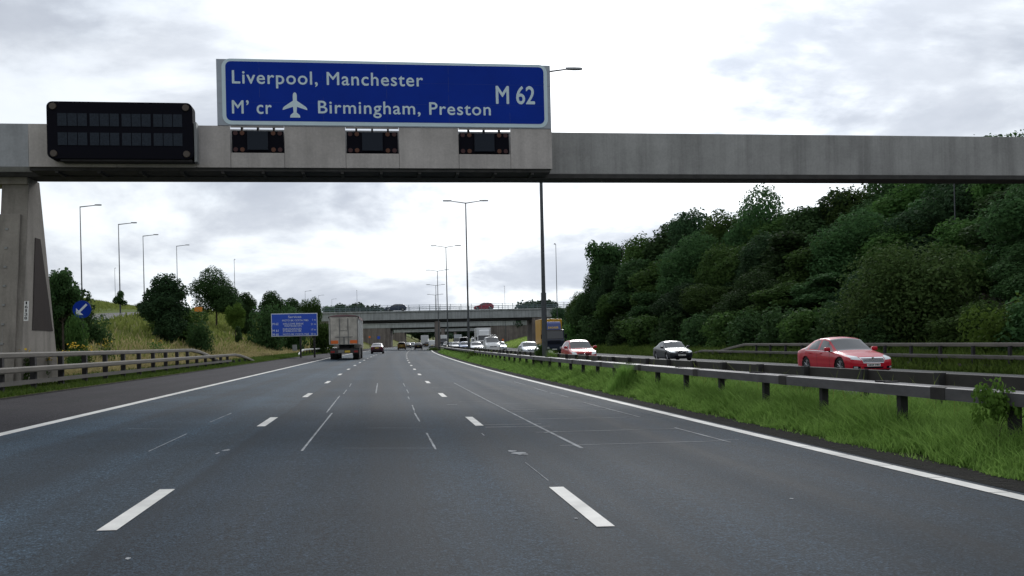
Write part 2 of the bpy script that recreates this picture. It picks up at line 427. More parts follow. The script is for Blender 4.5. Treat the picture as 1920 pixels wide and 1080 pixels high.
def text_mesh(s, spacing=1.0, bold=0.012):
    cu = bpy.data.curves.new("lettering", 'FONT'); cu.body = s; cu.offset = bold; cu.space_character = spacing; cu.resolution_u = 4
    ob = bpy.data.objects.new("lettering", cu); col.objects.link(ob)
    dg = bpy.context.evaluated_depsgraph_get(); dg.update()
    me = bpy.data.meshes.new_from_object(ob.evaluated_get(dg))
    vs = [tuple(v.co) for v in me.vertices]; fs = [tuple(p.vertices) for p in me.polygons]
    bpy.data.objects.remove(ob); bpy.data.curves.remove(cu); bpy.data.meshes.remove(me)
    return vs, fs
def cap_h():
    global _fontcap
    if _fontcap is None:
        vs, _ = text_mesh("M"); _fontcap = max(v[1] for v in vs) - min(v[1] for v in vs)
    return _fontcap
def lettering(mb, s, x0, x1, zb, ch, y, spacing=1.08, bold=0.012, slope=0.0, flip=False, mi=0):
    """flat letters in the x-z plane at depth y, stretched to run from x0 to x1 on baseline zb"""
    vs, fs = text_mesh(s, spacing, 0.0)
    a = min(v[0] for v in vs); b = max(v[0] for v in vs); k = ch / cap_h()
    out = []
    for (x, z, _) in vs:
        f = (x - a) / (b - a); X = x0 + f * (x1 - x0)
        out.append((X, y, zb + z * k + slope * (X - x0)))
    e = bold * k * 0.9
    for i, (dx, dz) in enumerate(((0, 0), (e, 0), (-e, 0), (0, e), (0, -e))):
        mb.add([(x + dx, yy - i * .0006, z + dz) for x, yy, z in out], fs, mi)

# ------------------------------------------------------------------ ground and roads
S_ROWS = sorted(set([-60, -30, -15, -5] + [round(q, 2) for q in np.arange(0, 60, 3.0)] + [round(q, 2) for q in np.arange(60, 240, 6.0)] + [round(q, 2) for q in np.arange(240, 700, 20.0)] + [800, 1000, 1400, 2200, 4000]))
def sheet(name, ts, mats, pick=None, up=0.0, rows=None, dz=None, uvs=True):
    rows = rows or S_ROWS; V = []; U = []
    for s in rows:
        for t in ts:
            p = P(t, s, up + (dz(t) if dz else 0)); V.append(p); U.append((t / 10, s / 10))
    n = len(ts); Fc = []; mi = []
    for i in range(len(rows) - 1):
        for j in range(n - 1):
            Fc.append((i * n + j, i * n + j + 1, (i + 1) * n + j + 1, (i + 1) * n + j))
            mi.append(pick((ts[j] + ts[j + 1]) / 2, (rows[i] + rows[i + 1]) / 2) if pick else 0)
    return npmesh(name, V, Fc, mats, uv=U, mi=mi, smooth=True)
M_MEADOW = earth("meadow_earth", (0.14, 0.155, 0.042), (0.22, 0.20, 0.075), (0.09, 0.12, 0.028))
M_VERGE = earth("verge_earth", (0.030, 0.055, 0.013), (0.045, 0.075, 0.018), (0.05, 0.05, 0.02))
M_BANK = earth("bank_earth", (0.020, 0.032, 0.012), (0.030, 0.045, 0.014), (0.03, 0.028, 0.015))
M_HILL = earth("hill_earth", (0.11, 0.16, 0.036), (0.17, 0.18, 0.055), (0.08, 0.125, 0.026))
ts_ground = [-1500, -700, -350, -180, -110, -80, -62, -50, -42, -36, -31, -28, -25.5, -23.5, -21.5, -19.5, -18, -16.5, -15, -14, -13, -12, -10.8, -9.7, -9.6, 0, 6.35, 6.4, 7.2, 8, 8.8, 9.3, 9.35, 16, 24.15, 24.2, 25.3, 26.5, 28, 30, 33, 36, 40, 45, 50, 58, 70, 90, 130, 200, 400, 800, 1600]
def gpick(t, s):
    if t < -24: return 3
    if t < -9.6: return 0
    if t < 26: return 1
    return 2
def gdz(t): return -0.03 if (-9.6 < t < 6.4 or 9.3 < t < 24.2) else 0.0
g = sheet("ground", ts_ground, [M_MEADOW, M_VERGE, M_BANK, M_HILL], gpick, dz=gdz); tag(g, kind='structure')
rows_r = [s for s in S_ROWS if s < 720]
tag(sheet("road", [-5.715, -3.9, -1.99, 0, 1.66, 3.5, 5.67, 6.4], M_ROAD, rows=rows_r), kind='structure')
tag(sheet("hard_shoulder", [-9.6, -7.6, -5.715], M_SHOULDER, rows=rows_r), kind='structure')
tag(sheet("opposite_road", [9.3, 13, 16.8, 20.65, 24.2], M_OPP, rows=rows_r), kind='structure')
M_DIRT = earth("verge_dirt", (0.016, 0.015, 0.016), (0.024, 0.022, 0.020), (0.035, 0.034, 0.026), 1.5)
tag(sheet("verge_strip", [5.88, 6.15, 6.42], M_DIRT, rows=[q for q in rows_r if -15 <= q < 330], up=0.004), kind='structure')
tag(sheet("verge_strip", [-9.62, -9.45, -9.3], M_DIRT, rows=[q for q in rows_r if -15 <= q < 330], up=0.004), kind='structure')
def strip(mb, t, w, s0, s1, up=0.004, step=4.0, jit=0.0):
    n = max(1, int(math.ceil((s1 - s0) / step))); vs = []
    for i in range(n + 1):
        s = s0 + (s1 - s0) * i / n
        vs += [P(t - w / 2, s, up), P(t + w / 2, s, up)]
    mb.add(vs, [(2 * i, 2 * i + 1, 2 * i + 3, 2 * i + 2) for i in range(n)])
mk = MB()
strip(mk, -5.715, 0.20, -20, 330, 0.006, 3)
# right edge line: laid in short stretches with hairline gaps
s = -20.0
while s < 330:
    l = 1.0 if s < 60 else 4.0
    strip(mk, 5.67, 0.20, s, s + l - (0.018 if s < 60 else 0), 0.006, 4); s += l
for tl, z0 in ((-1.989, 7.226), (1.661, 6.875)):
    for k in range(-3, 34): strip(mk, tl, 0.15 if k > 12 else 0.14, z0 + 9 * k, z0 + 9 * k + 2.0, 0.006, 1)
mk.build("road_marking", M_PAINT, fixn=False)['kind'] = 'structure'
mk = MB()
strip(mk, 20.65, 0.2, -20, 330, 0.006, 3); strip(mk, 9.85, 0.2, -20, 330, 0.006, 3)
for tl in (13.45, 17.05):
    for k in range(-3, 34): strip(mk, tl, 0.14, 3 + 9 * k, 5 + 9 * k, 0.006, 1)
mk.build("opposite_road_marking", M_PAINT, fixn=False)['kind'] = 'structure'
# surveyors' chalk lines and scuffs on the lanes (photo pixel pairs carried onto the road surface)
mk = MB()
def gline(u0, v0, u1, v1, w=0.025, up=0.005, mb=None):
    a = gpt(u0, v0); b = gpt(u1, v1)
    if not a or not b: return
    n = 6; A = Vector((a[1], a[0])); B = Vector((b[1], b[0])); d = (B - A).normalized(); q = Vector((-d.y, d.x)) * w / 2; vs = []
    for i in range(n + 1):
        c = A.lerp(B, i / n); ww = q * random.uniform(0.6, 1.2)
        vs += [P(c.x - ww.x, c.y - ww.y, up), P(c.x + ww.x, c.y + ww.y, up)]
    (mb or mk).add(vs, [(2 * i, 2 * i + 1, 2 * i + 3, 2 * i + 2) for i in range(n)])
random.seed(4)
for q in ((851, 718, 1091, 841, 0.05), (1095, 755, 1200, 782.5, .04), (964, 716, 985, 722, .04), (1001, 727.5, 1026, 735, .04), (1032, 737, 1066, 745, .04), (1265, 802.5, 1370, 830, .04),
          (955, 769, 1147, 765, .03), (950, 772.5, 1162, 768, .025), (965, 787, 1175, 782.5, .03), (910, 758, 1115, 755, .025), (907, 797, 1015, 795, .04), (910, 801.5, 1032, 799.5, .04), (1005, 811, 1265, 804, .03), (1020, 812, 1045, 809, .05), (1050, 836, 1362, 827, .03), (1335, 826, 1385, 825, .02),
          (838, 759, 857, 759, .06), (809, 727.5, 821, 727.5, .09), (832, 727.5, 854, 727.5, .04), (860, 753.5, 918, 753, .03), (880, 729, 1000, 728.5, .02), (880, 738, 960, 738, .02),
          (566, 846, 622.5, 775, .03), (612.5, 774, 637, 742.5, .03), (644, 739, 650, 731, .03), (655.5, 725, 658.5, 719.5, .03), (705, 737.5, 708, 719, .035), (756, 719, 759.5, 725, .03), (762.5, 730.5, 766, 737.5, .03), (765, 744, 767.5, 749, .03), (773, 760, 777.5, 772.5, .03), (777, 774, 787, 791, .03), (800, 812.5, 817, 843, .03),
          (394, 792, 434, 775, .02), (279, 847, 350, 814, .018), (690, 803, 800, 803, .012), (640, 841, 815, 841, .010), (240, 804, 330, 805, .010), (903, 813, 908, 817, .02), (985, 868, 1028, 902, .009), (417, 846, 430, 843, .04), (405, 852, 411, 849, .025)):
    gline(*q)
def splash(u, v, ru, seed):
    a = gpt(u, v); random.seed(seed); c = Vector((a[1], a[0])); vs = [P(c.x, c.y, 0.005)]; n = 14
    for i in range(n):
        q = 2 * math.pi * i / n; r = ru * random.uniform(0.6, 1.1)
        vs.append(P(c.x + r * math.cos(q), c.y + r * 1.6 * math.sin(q), 0.005))
    mk.add(vs, [(0, i + 1, (i + 1) % n + 1) for i in range(n)])
splash(974, 851, 0.11, 1); splash(960, 846.5, 0.06, 2); splash(983, 852, 0.06, 3); splash(424, 845, .05, 5); splash(1484, 936, 0.02, 8); splash(1080, 973, .018, 9); splash(240, 1049, .02, 10)
mk.build("chalk_marking", M_CHALK, fixn=False)['kind'] = 'structure'
# slip road on the left embankment
def left_cap_t(s): return -13.0 - (interp(s, LCAP) - 0.33) / 0.42
M_SLIP = asphalt("asphalt_slip", (0.13, 0.125, 0.12))
V = []; U = []
rows_s = [q for q in S_ROWS if 45 <= q <= 200]
for s in rows_s:
    for k in (0.6, 6.0): 
        V.append(P(left_cap_t(s) - k, s, 0.03)); U.append((k / 10, s / 10))
tag(npmesh("slip_road", V, [(2 * i, 2 * i + 1, 2 * i + 3, 2 * i + 2) for i in range(len(rows_s) - 1)], M_SLIP, uv=U), kind='structure')

# ------------------------------------------------------------------ gantry
BX0, BX1 = -16.0, 34.0
BZ0, BZ1 = 6.92, 8.30
FS, BS = 29.62, 30.55          # front face of the cladding box, front face of the beam
gan = thing("sign_gantry", "long concrete gantry beam on a tapered pier spanning the whole motorway", "gantry", (-10.9, 31.6, prof(-11, 31) + elev(31)))
GO = gan.location.copy()
m = MB(); m.box((BX0, BS, BZ0), (BX1, BS + 0.85, BZ1)); m.build("beam", M_CONC, gan, GO, bevel=0.02)
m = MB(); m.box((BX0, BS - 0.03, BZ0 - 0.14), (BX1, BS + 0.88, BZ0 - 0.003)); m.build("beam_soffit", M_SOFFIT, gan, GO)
# pier: front edge leans back, rear edge leans forward, tapering to the beam
def pier(x1):
    gz = P(x1, 31, 0).z - 0.4
    a = MB(); a.prism([(29.55, gz), (33.2, gz), (31.62, BZ0 - 0.14), (30.72, BZ0 - 0.14)], 'x', x1 - 0.78, x1)
    return a
p = pier(-10.45)
p.build("pier", M_PIER, gan, GO, bevel=0.02)
gz = P(-10.45, 31).z
m = MB(); m.prism([(29.45, gz - .3), (29.75, gz - .3), (30.58, 5.62), (30.40, 5.62)], 'x', -11.30, -10.62); m.build("front_casing", M_PIER, gan, GO, bevel=0.015)
m = MB(); m.prism([(30.68, 2.10), (32.52, 2.10), (31.55, 4.98), (31.10, 4.98)], 'x', -10.449, -10.435); m.build("side_recess_shade", M_PIERD, gan, GO)  # flat panel on the pier face, recess shade painted by its dark colour
m = MB(); m.tube((-10.98, 29.52, 0.3), (-10.98, 30.43, 5.62), 0.022, n=6)
for k in range(9):
    f = k / 9; m.box((-11.02, 29.50 + f * .9, .5 + f * 5.2), (-10.94, 29.56 + f * .9, .56 + f * 5.2))
m.build("conduit", M_STEEL, gan, GO)
m = MB(); m.box((-12.2, 30.6, BZ0 - 0.36), (-10.46, 31.5, BZ0 - 0.141)); m.build("bearing_shelf", M_PIER, gan, GO, bevel=0.02)
pier(29.5).build("pier", M_PIER, gan, GO, bevel=0.02)
# cladding panels around three openings
CX0, CX1 = -10.08, 5.70
CZ0, CZ1 = BZ0 - 0.005, 8.19
holes = []
for u0, u1 in ((432, 533), (648, 748), (860, 957)):
    holes.append((at(u0, 265, FS).x, at(u1, 265, FS).x))
HZ0 = at(700, 288, FS).z; HZ1 = at(700, 241, FS).z
gap = 0.006
def clad(x0, x1, z0, z1, mt=M_CLAD, y0=FS, y1=FS + 0.06):
    a = MB(); a.box((x0 + gap, y0, z0), (x1 - gap, y1, z1)); a.build("cladding_panel", mt, gan, GO, bevel=0.006, segs=1)
edges = [-5.3] + [q for h in holes for q in h] + [CX1]
clad(CX0, -7.6, CZ0, CZ1); clad(-7.6, -5.3, CZ0, CZ1)
for i in range(0, len(edges), 2): clad(edges[i], edges[i + 1], CZ0, CZ1)
for h in holes:
    clad(h[0], h[1], CZ0, HZ0); clad(h[0], h[1], HZ1, CZ1)
m = MB(); m.prism([(CX0 - 5, FS + 0.012), (CX0 - .004, FS + 0.012), (CX0 - .004, FS + 0.07), (CX0 - 5, FS + 0.07)], 'z', CZ0, CZ1); m.build("return_panel", M_CLADD, gan, GO)
m = MB(); m.box((CX1 - 0.06, FS + 0.063, CZ0), (CX1, BS - 0.004, 10.2)); m.build("end_panel", M_CLAD, gan, GO)
# floor of the box with cross beams seen from below
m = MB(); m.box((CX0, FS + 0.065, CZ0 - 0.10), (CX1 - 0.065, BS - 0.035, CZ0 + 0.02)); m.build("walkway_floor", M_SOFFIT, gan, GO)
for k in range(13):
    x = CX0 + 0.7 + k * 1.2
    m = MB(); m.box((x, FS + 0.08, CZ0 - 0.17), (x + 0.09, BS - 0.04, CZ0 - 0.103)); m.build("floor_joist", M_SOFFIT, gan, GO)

# blue direction sign on the gantry
sg = thing("motorway_sign", "large blue motorway sign with white place names and an aeroplane above the lane signals", "road sign", (0.5, FS, 8.2))
SO = sg.location.copy()
a0 = at(405, 112, FS); a1 = at(1032, 121, FS); ztop = 10.22
m = MB(); 
nx = 5
for i in range(nx):
    x0 = lerp(a0.x, a1.x - .02, i / nx); x1 = lerp(a0.x, a1.x - .02, (i + 1) / nx)
    for j in range(3):
        z0 = 8.195 + (ztop - 8.195) * j / 3; z1 = 8.195 + (ztop - 8.195) * (j + 1) / 3
        m.box((x0 + 0.003, FS - 0.02, z0 + .003), (x1 - 0.003, FS + 0.06, z1 - .003))
m.build("backing_panel", M_SIGNB, sg, SO)
def rrect(x0, x1, z0, z1, r, n=6):
    out = []
    for cx, cz, a in ((x1 - r, z1 - r, 0), (x0 + r, z1 - r, 90), (x0 + r, z0 + r, 180), (x1 - r, z0 + r, 270)):
        for k in range(n + 1):
            q = rad(a + 90 * k / n); out.append((cx + r * math.cos(q), cz + r * math.sin(q)))
    return out
bx0 = at(416.5, 175, FS).x; bx1 = at(1026, 178, FS).x; bz0 = at(700, 236.5, FS).z; bz1 = at(700, 115.8, FS).z
m = MB(); m.prism(rrect(bx0, bx1, bz0, bz1, 0.26), 'y', FS - 0.035, FS - 0.021); m.build("white_border", M_WHITE, sg, SO)
bw = 0.115
m = MB(); m.prism(rrect(bx0 + bw, bx1 - bw, bz0 + bw, bz1 - bw * .7, 0.16), 'y', FS - 0.041, FS - 0.0355); m.build("blue_face", M_BLUE, sg, SO)
m = MB()
for u in (487, 606, 725, 841, 955):
    x = at(u, 178, FS).x; rs = random.Random(u); z = bz0 + bw
    while z < bz1 - bw * 1.4:
        l_ = rs.uniform(.06, .5); m.box((x - .004, FS - .0425, z), (x + .004, FS - .0412, min(z + l_, bz1 - bw * .9))); z += l_ + rs.uniform(.01, .35)
for f in (.34, .67):
    z = lerp(bz0, bz1, f); m.box((bx0 + bw + .02, FS - .0425, z - .002), (bx1 - bw - .02, FS - .0412, z + .002))
m.build("sheet_seam", mat("seam_grey", (0.02, 0.055, 0.26), .6), sg, SO)
m = MB(); yt = FS - 0.044
def sgx(u, v): return at(u, v, yt).x
def line(txt, u0, u1, vb, vt, um, sp=1.1, bold=0.014):
    zb = at(um, vb, yt).z; ch = at(um, vt, yt).z - zb
    lettering(m, txt, sgx(u0, vb), sgx(u1, vb), zb, ch, yt, sp, bold)
line("Liverpool, Manchester", 435.5, 793, 159.0, 134.5, 620)
line("M\u2019 cr", 435.5, 509.5, 212.8, 187.8, 470)
line("Birmingham, Preston", 597, 920, 214.0, 190.5, 750)
line("M 62", 930.6, 1002.6, 194.5, 161.0, 966, 1.0, 0.016)
m.build("lettering", M_WHITE, sg, SO, fixn=False)
m = MB()      # aeroplane, nose up
half = [(0, 0), (.09, .03), (.13, .12), (.13, .36), (.72, .62), (.80, .70), (.80, .76), (.13, .62), (.10, .86), (.30, .97), (.33, 1.04), (.33, 1.08), (0, 1.08)]
px0 = sgx(553, 197); zt = at(553, 173, yt).z; zb = at(553, 220.5, yt).z; sc = (zt - zb) / 1.08; hw = (sgx(576, 197) - sgx(530, 197)) / 2 / .80
poly = [(px0 + x * hw, zt - y * sc) for x, y in half] + [(px0 - x * hw, zt - y * sc) for x, y in half[-2:0:-1]]
m.prism(poly, 'y', yt, yt + .002); m.build("aeroplane_symbol", M_WHITE, sg, SO)

# big message board
v0 = at(86, 190, 29.1); v1 = at(360, 193, 29.1)
vz0 = at(220, 298, 29.1).z; vz1 = at(220, 191, 29.1).z
vm = thing("message_board", "black rectangular variable message board with rounded corners left of the blue sign", "message board", ((v0.x + v1.x) / 2, 29.1, vz0))
VO = vm.location.copy()
m = MB(); m.prism(rrect(v0.x, v1.x, vz0, vz1, 0.17), 'y', 29.1, 29.60); m.build("cabinet", M_BLACK, vm, VO, bevel=0.02)
W_ = v1.x - v0.x
for r_, (za, zb_) in enumerate(((0.57, 0.79), (0.235, 0.455))):
    for c_ in range(4):
        xa = v0.x + W_ * (0.072 + c_ * 0.218); xb = xa + W_ * 0.205
        m = MB()
        for k in range(3):
            q0 = lerp(xa, xb, k / 3) + .012; q1 = lerp(xa, xb, (k + 1) / 3) - .012
            m.box((q0, 29.085, vz0 + (vz1 - vz0) * za), (q1, 29.099, vz0 + (vz1 - vz0) * zb_))
        m.build("character_panel", M_CELL, vm, VO)
for fx in (0.045, 0.955):
    for fz in (0.09, 0.91):
        m = MB(); c_ = Vector((v0.x + W_ * fx, 29.06, vz0 + (vz1 - vz0) * fz)); m.tube(c_, c_ + Vector((0, .039, 0)), 0.095, 0.105, 16)
        m.build("warning_lantern", mat("dull_amber", (0.075, 0.055, 0.04), 0.35), vm, VO)
m = MB(); q = at(368, 250, 29.3); m.box((v1.x + 0.02, 29.2, vz0 - .05), (v1.x + 0.09, 29.58, vz1 - .55)); m.build("side_bracket", M_STEEL, vm, VO)
m = MB(); m.box((v0.x + .35, 29.15, vz0 - .055), (v1.x - .05, 29.58, vz0 - .004)); m.build("mounting_rail", M_POST, vm, VO)

# lane signals in the openings
def lane_signal(h, label):
    cx = (h[0] + h[1]) / 2; w2 = (h[1] - h[0]) / 2 - 0.03
    z0, z1 = HZ0 + 0.05, HZ1 - 0.085
    o = thing("lane_signal", label, "lane signal", (cx, FS + 0.3, z0), 0, "lane signals set into the gantry cladding")
    O = o.location.copy()
    m = MB(); m.box((cx - w2, FS + 0.10, z0), (cx + w2, FS + 0.42, z1)); m.build("housing", M_BLACK, o, O, bevel=0.015)
    m = MB(); m.box((cx - w2 * .40, FS + 0.03, z0 + .05), (cx + w2 * .40, FS + 0.098, z1 - .02)); m.build("display", M_BLACK2, o, O, bevel=0.008)
    for fx, mm, nm in ((-.86, M_RED, "red_lamp"), (-.60, M_AMBER, "amber_lamp"), (.60, M_AMBER, "amber_lamp"), (.86, M_RED, "red_lamp")):
        for z in (z0 + .07, z1 - .07):
            m = MB(); c = Vector((cx + w2 * fx, FS + 0.085, z)); m.tube(c, c + Vector((0, .02, 0)), 0.068, 0.072, 14); m.build(nm, mm, o, O)
    for fx in (-.62, 0.0, .62):
        m = MB(); m.box((cx + w2 * fx - .03, FS + .14, z1 - .01), (cx + w2 * fx + .03, FS + .3, HZ1 + .12)); m.build("hanger", M_POST, o, O)
    return o
lane_signal(holes[0], "unlit matrix lane signal under the words M'cr, nearest the message board")
lane_signal(holes[1], "unlit matrix lane signal in the middle opening under the word Birmingham")
lane_signal(holes[2], "unlit matrix lane signal under Preston, next to the right end of the cladding")
# marker plate on pier
mp_ = thing("marker_plate", "small white plate with the black number 16138 on the gantry pier", "marker plate", at(38, 598, 29.52))
PO = mp_.location.copy()
c0 = at(34, 563, 29.44); c1 = at(43.5, 601, 29.44)
# plate is tilted with the leaning front casing
def front_y(z): return 29.45 + (z - (P(-10.45, 31).z - .3)) / (5.62 - (P(-10.45, 31).z - .3)) * 0.95
m = MB(); zA, zB = c1.z, c0.z
vs = []
for z in (zA, zB):
    for x in (c0.x, c1.x): vs += [(x, front_y(z) - .025, z), (x, front_y(z) - .004, z)]
m.add(vs, [(0, 2, 6, 4), (1, 5, 7, 3), (0, 1, 3, 2), (4, 6, 7, 5), (0, 4, 5, 1), (2, 3, 7, 6)]); m.build("plate", M_PLATEW, mp_, PO)
m = MB(); hh = (zB - zA) / 5.3
for i, ch in enumerate("16138"):
    zb = zB - (i + 1) * hh + .01; yy = front_y(zb + hh / 2) - .034
    cw = (c1.x - c0.x); mid = (c0.x + c1.x) / 2; k = .30 if ch != '1' else .13
    lettering(m, ch, mid - cw * k, mid + cw * k, zb, hh * .78, yy, 1, 0.01)
m.build("lettering", M_BLACK, mp_, PO, fixn=False)
m = MB(); c = at(43, 236, 31.0); m.tube((c.x, 31.0, BZ1 - .002), (c.x, 31.0, BZ1 + .14), .07, .07, 10); tag(m.build("bolt_cap", M_STEEL), "small steel cap standing on the beam left of the message board", "cap")

# ------------------------------------------------------------------ safety barriers
def barrier(name, label, group, rails, post_t, post_s, post_top, mposts, postw=0.11, headroom=None):
    """rails: (list of (t, s, height above ground), profile, material, part name)"""
    p0 = P(post_t, post_s[0] if len(post_s) else rails[0][0][0][1])
    o = thing(name, label, "barrier", p0, 0, group); O = o.location.copy()
    for pts, pr, mt, nm in rails:
        m = MB(); m.sweep([P(t, s, up) for t, s, up in pts], pr); m.build(nm, mt, o, O)
    for s in post_s:
        top = post_top(s) if callable(post_top) else post_top
        if top < .12: continue
        b = P(post_t, s); m = MB(); m.box((b.x - postw / 2, b.y - postw / 2, b.z - .15), (b.x + postw / 2, b.y + postw / 2, b.z + top), rz=-heading(s)); m.build("post", mposts, o, O)
    return o
def rows(s0, s1, st): 
    n = max(1, int(round((s1 - s0) / st))); return [s0 + (s1 - s0) * i / n for i in range(n + 1)]
boxp = [(-.15, -.085), (.15, -.085), (.15, .065), (.12, .075), (-.12, .075), (-.15, .065)]
NEAR_POSTS = [5.3 + 2.4 * k for k in range(0, 60)]
barrier("central_barrier", "grey box beam barrier on the near edge of the grassy central reserve", "central reserve barriers",
        [([(7.38, s, 0.70) for s in rows(2, 330, 4)], boxp, M_RAILD, "rail")], 7.38, NEAR_POSTS, 0.612, M_POST)
nearb = [o for o in col.objects if o.get('label', '').startswith('grey box beam')][0]
for k in range(16):
    sj = 6.6 + 4.8 * k; m = MB(); m.sweep([P(7.38, sj - .16, .70), P(7.38, sj + .16, .70)], [(q * 1.03, z * 1.06) for q, z in boxp]); m.build("joint_sleeve", M_RAILF, nearb, nearb.location)
    m = MB()
    for d in (-.12, 0.12): a = P(7.38, sj + 1.5 + d, .776); m.box((a.x - .10, a.y - .04, a.z - .004), (a.x + .10, a.y + .04, a.z + .02))
    m.build("fixing_plate", M_POST, nearb, nearb.location)
boxf = [(-.09, -.14), (.09, -.14), (.09, .12), (-.09, .12)]
of = barrier("central_barrier", "barrier coloured dark for its shade on the far edge of the central reserve, beside the oncoming lanes", "central reserve barriers",
        [([(9.0, s, 0.66) for s in rows(2, 330, 4)], boxf, M_RAILF, "rail")], 8.86, [4.3 + 2.4 * k for k in range(0, 60)], 0.80, M_POST, 0.13)
# left barrier
lp = [(-.07, -.085), (.07, -.085), (.085, -.05), (.085, .05), (.07, .085), (-.07, .085)]
def lrail(t, h, s0, s1, s2):    # level from s0 to s1 then ramping into the ground by s2
    return [(t, s, h) for s in rows(s0, s1, 3)] + [(t - .02 * i, lerp(s1, s2, i / 5), lerp(h, -.06, (i / 5) ** 1.4)) for i in range(1, 6)]
sA = s_of(358, 657, -10.35); sB = s_of(440, 667, -10.05); sA2 = s_of(404, 668, -10.5); sB2 = s_of(473, 680, -10.1)
barrier("roadside_barrier", "three rail pale barrier along the hard shoulder in front of the gantry pier", "roadside barriers",
        [(lrail(-10.35, 1.06, 17, sA, sA2 + 3), lp, M_RAILL, "top_rail"), (lrail(-10.05, 0.66, 17, sB, sB2 + 2), lp, M_RAILL, "middle_rail"),
         ([(-10.12, s, .29) for s in rows(17, sB - 1.0, 3)], [(-.05, -.06), (.05, -.06), (.05, .06), (-.05, .06)], M_RAILL2, "lower_rail")],
        -10.2, [17.6 + 2.4 * k for k in range(0, int((sB2 - 17) / 2.4))], lambda s: 1.0 if s < sA else (0.6 if s < sB else 0.3), M_POST, 0.15)
# opposite side barrier
TR = 24.9
sR0 = s_of(1392, 648, TR); sR1 = s_of(1310, 660, TR - .3)
def rrail(t, h, s0, s1, s2): return [(t + .02 * (5 - i), lerp(s2, s1, i / 5), lerp(-.05, h, (i / 5) ** .7)) for i in range(0, 5)] + [(t, s, h) for s in rows(s1, s0, 3)]
hR = lambda v, u=1700: at(u, v, s_of(u, v, TR)).z - P(TR, s_of(u, v, TR)).z
print("right barrier heights", hR(647), hR(667), hR(684), sR0, sR1, sA, sB)
barrier("roadside_barrier", "long pale three rail barrier behind the oncoming red saloon, under the trees", "roadside barriers",
        [(rrail(TR + .2, hR(647.5), 12, sR0, sR0 + 9), lp, M_RAILL, "top_rail"), (rrail(TR, hR(667.5), 12, sR1, sR1 + 5), lp, M_RAILL2, "middle_rail"),
         (rrail(TR + .05, hR(682), 12, sR1 - 3, sR1 + 1), [(-.05, -.06), (.05, -.06), (.05, .06), (-.05, .06)], M_RAILL2, "lower_rail")],
        TR + .12, [13 + 2.4 * k for k in range(0, int((sR1 - 13) / 2.4) + 1)], lambda s: hR(647.5) - .02 if s < sR0 else hR(667.5) - .05, M_POST, 0.12)
# white terminal far left
sW = s_of(560, 658, -10.0)
barrier("roadside_barrier", "white barrier end curving down to the verge behind the grey lorry", "roadside barriers",
        [([(-10.0, sW, 0.15), (-10.0, sW + 2.5, .52), (-10, sW + 5, .64)] + [(-10.0, s, .66) for s in rows(sW + 8, 170, 6)], lp, M_RAILW, "rail")],
        -10.12, [sW + 3 + 3.2 * k for k in range(0, 18)], 0.55, M_POST, 0.1)

# ------------------------------------------------------------------ lamp columns
def lantern(m, p, d, l=0.85):
    d = Vector(d).normalized(); a = Vector(p); pts = [(0, .05), (.12, .09), (.5, .14), (.85, .11), (1, .04)]
    for (f0, w0), (f1, w1) in zip(pts[:-1], pts[1:]):
        vs = []
        for f, w_ in ((f0, w0), (f1, w1)):
            c = a + d * (l * f); sx = Vector((-d.y, d.x, 0)) * w_
            vs += [c + sx + Vector((0, 0, -.02)), c - sx + Vector((0, 0, -.02)), c - sx * .6 + Vector((0, 0, .09)), c + sx * .6 + Vector((0, 0, .09))]
        m.add(vs, [(0, 1, 5, 4), (1, 2, 6, 5), (2, 3, 7, 6), (3, 0, 4, 7), (3, 2, 1, 0), (4, 5, 6, 7)])
def lamp_post(base, height, arms, label, group, al=1.9, r0=0.11, headl=0.85, rise=0.16, name="street_lamp"):
    o = thing(name, label, "street lamp", base, 0, group)
    m = MB(); m.tube((0, 0, -.3), (0, 0, height * .26), r0, r0 * .95, 10); m.tube((0, 0, height * .26), (0, 0, height), r0 * .72, r0 * .42, 10); m.build("column", M_LAMP, o, smooth=False)
    for d in arms:
        d = Vector(d).normalized()
        m = MB(); e = Vector((0, 0, height + rise)) + d * al
        m.tube((0, 0, height - .05), e, .05, .035, 8); ao = m.build("arm", M_LAMP, o)
        m = MB(); lantern(m, e - d * .05, d, headl); m.build("lantern", M_LANT, ao)
    return o
lam = [(46.9, "tall double armed lamp column rising behind the right end of the blue sign"), (93, "double armed lamp column, tallest one seen whole, before the overbridge"),
       (140, "double armed lamp column just right of the overbridge pier"), (183, "double armed lamp column directly in front of the overbridge pier"),
       (225, "small double armed lamp column, first one beyond the overbridge"), (262, "tiny double armed lamp column, farthest in the central reserve row")]
tops = [None, (873, 380), (836, 463), (820, 508), (817, 535), (816, 553)]
for (s, lb), tp in zip(lam, tops):
    b = P(8.1, s)
    if tp: q = at(tp[0], tp[1], s); b = P(tof(q), s)
    hh = 15.1 if tp is None else q.z - b.z
    h_ = heading(s)
    lamp_post(b, hh, [(math.cos(h_), -math.sin(h_), 0), (-math.cos(h_), math.sin(h_), 0)], lb, "double armed lamp columns along the central reserve", 1.45, 0.145 if s < 60 else .13)
# lantern seen over the right end of the sign belongs to a column hidden behind it
b = at(1034, 640, 46.9); q = at(1045, 122, 46.9)
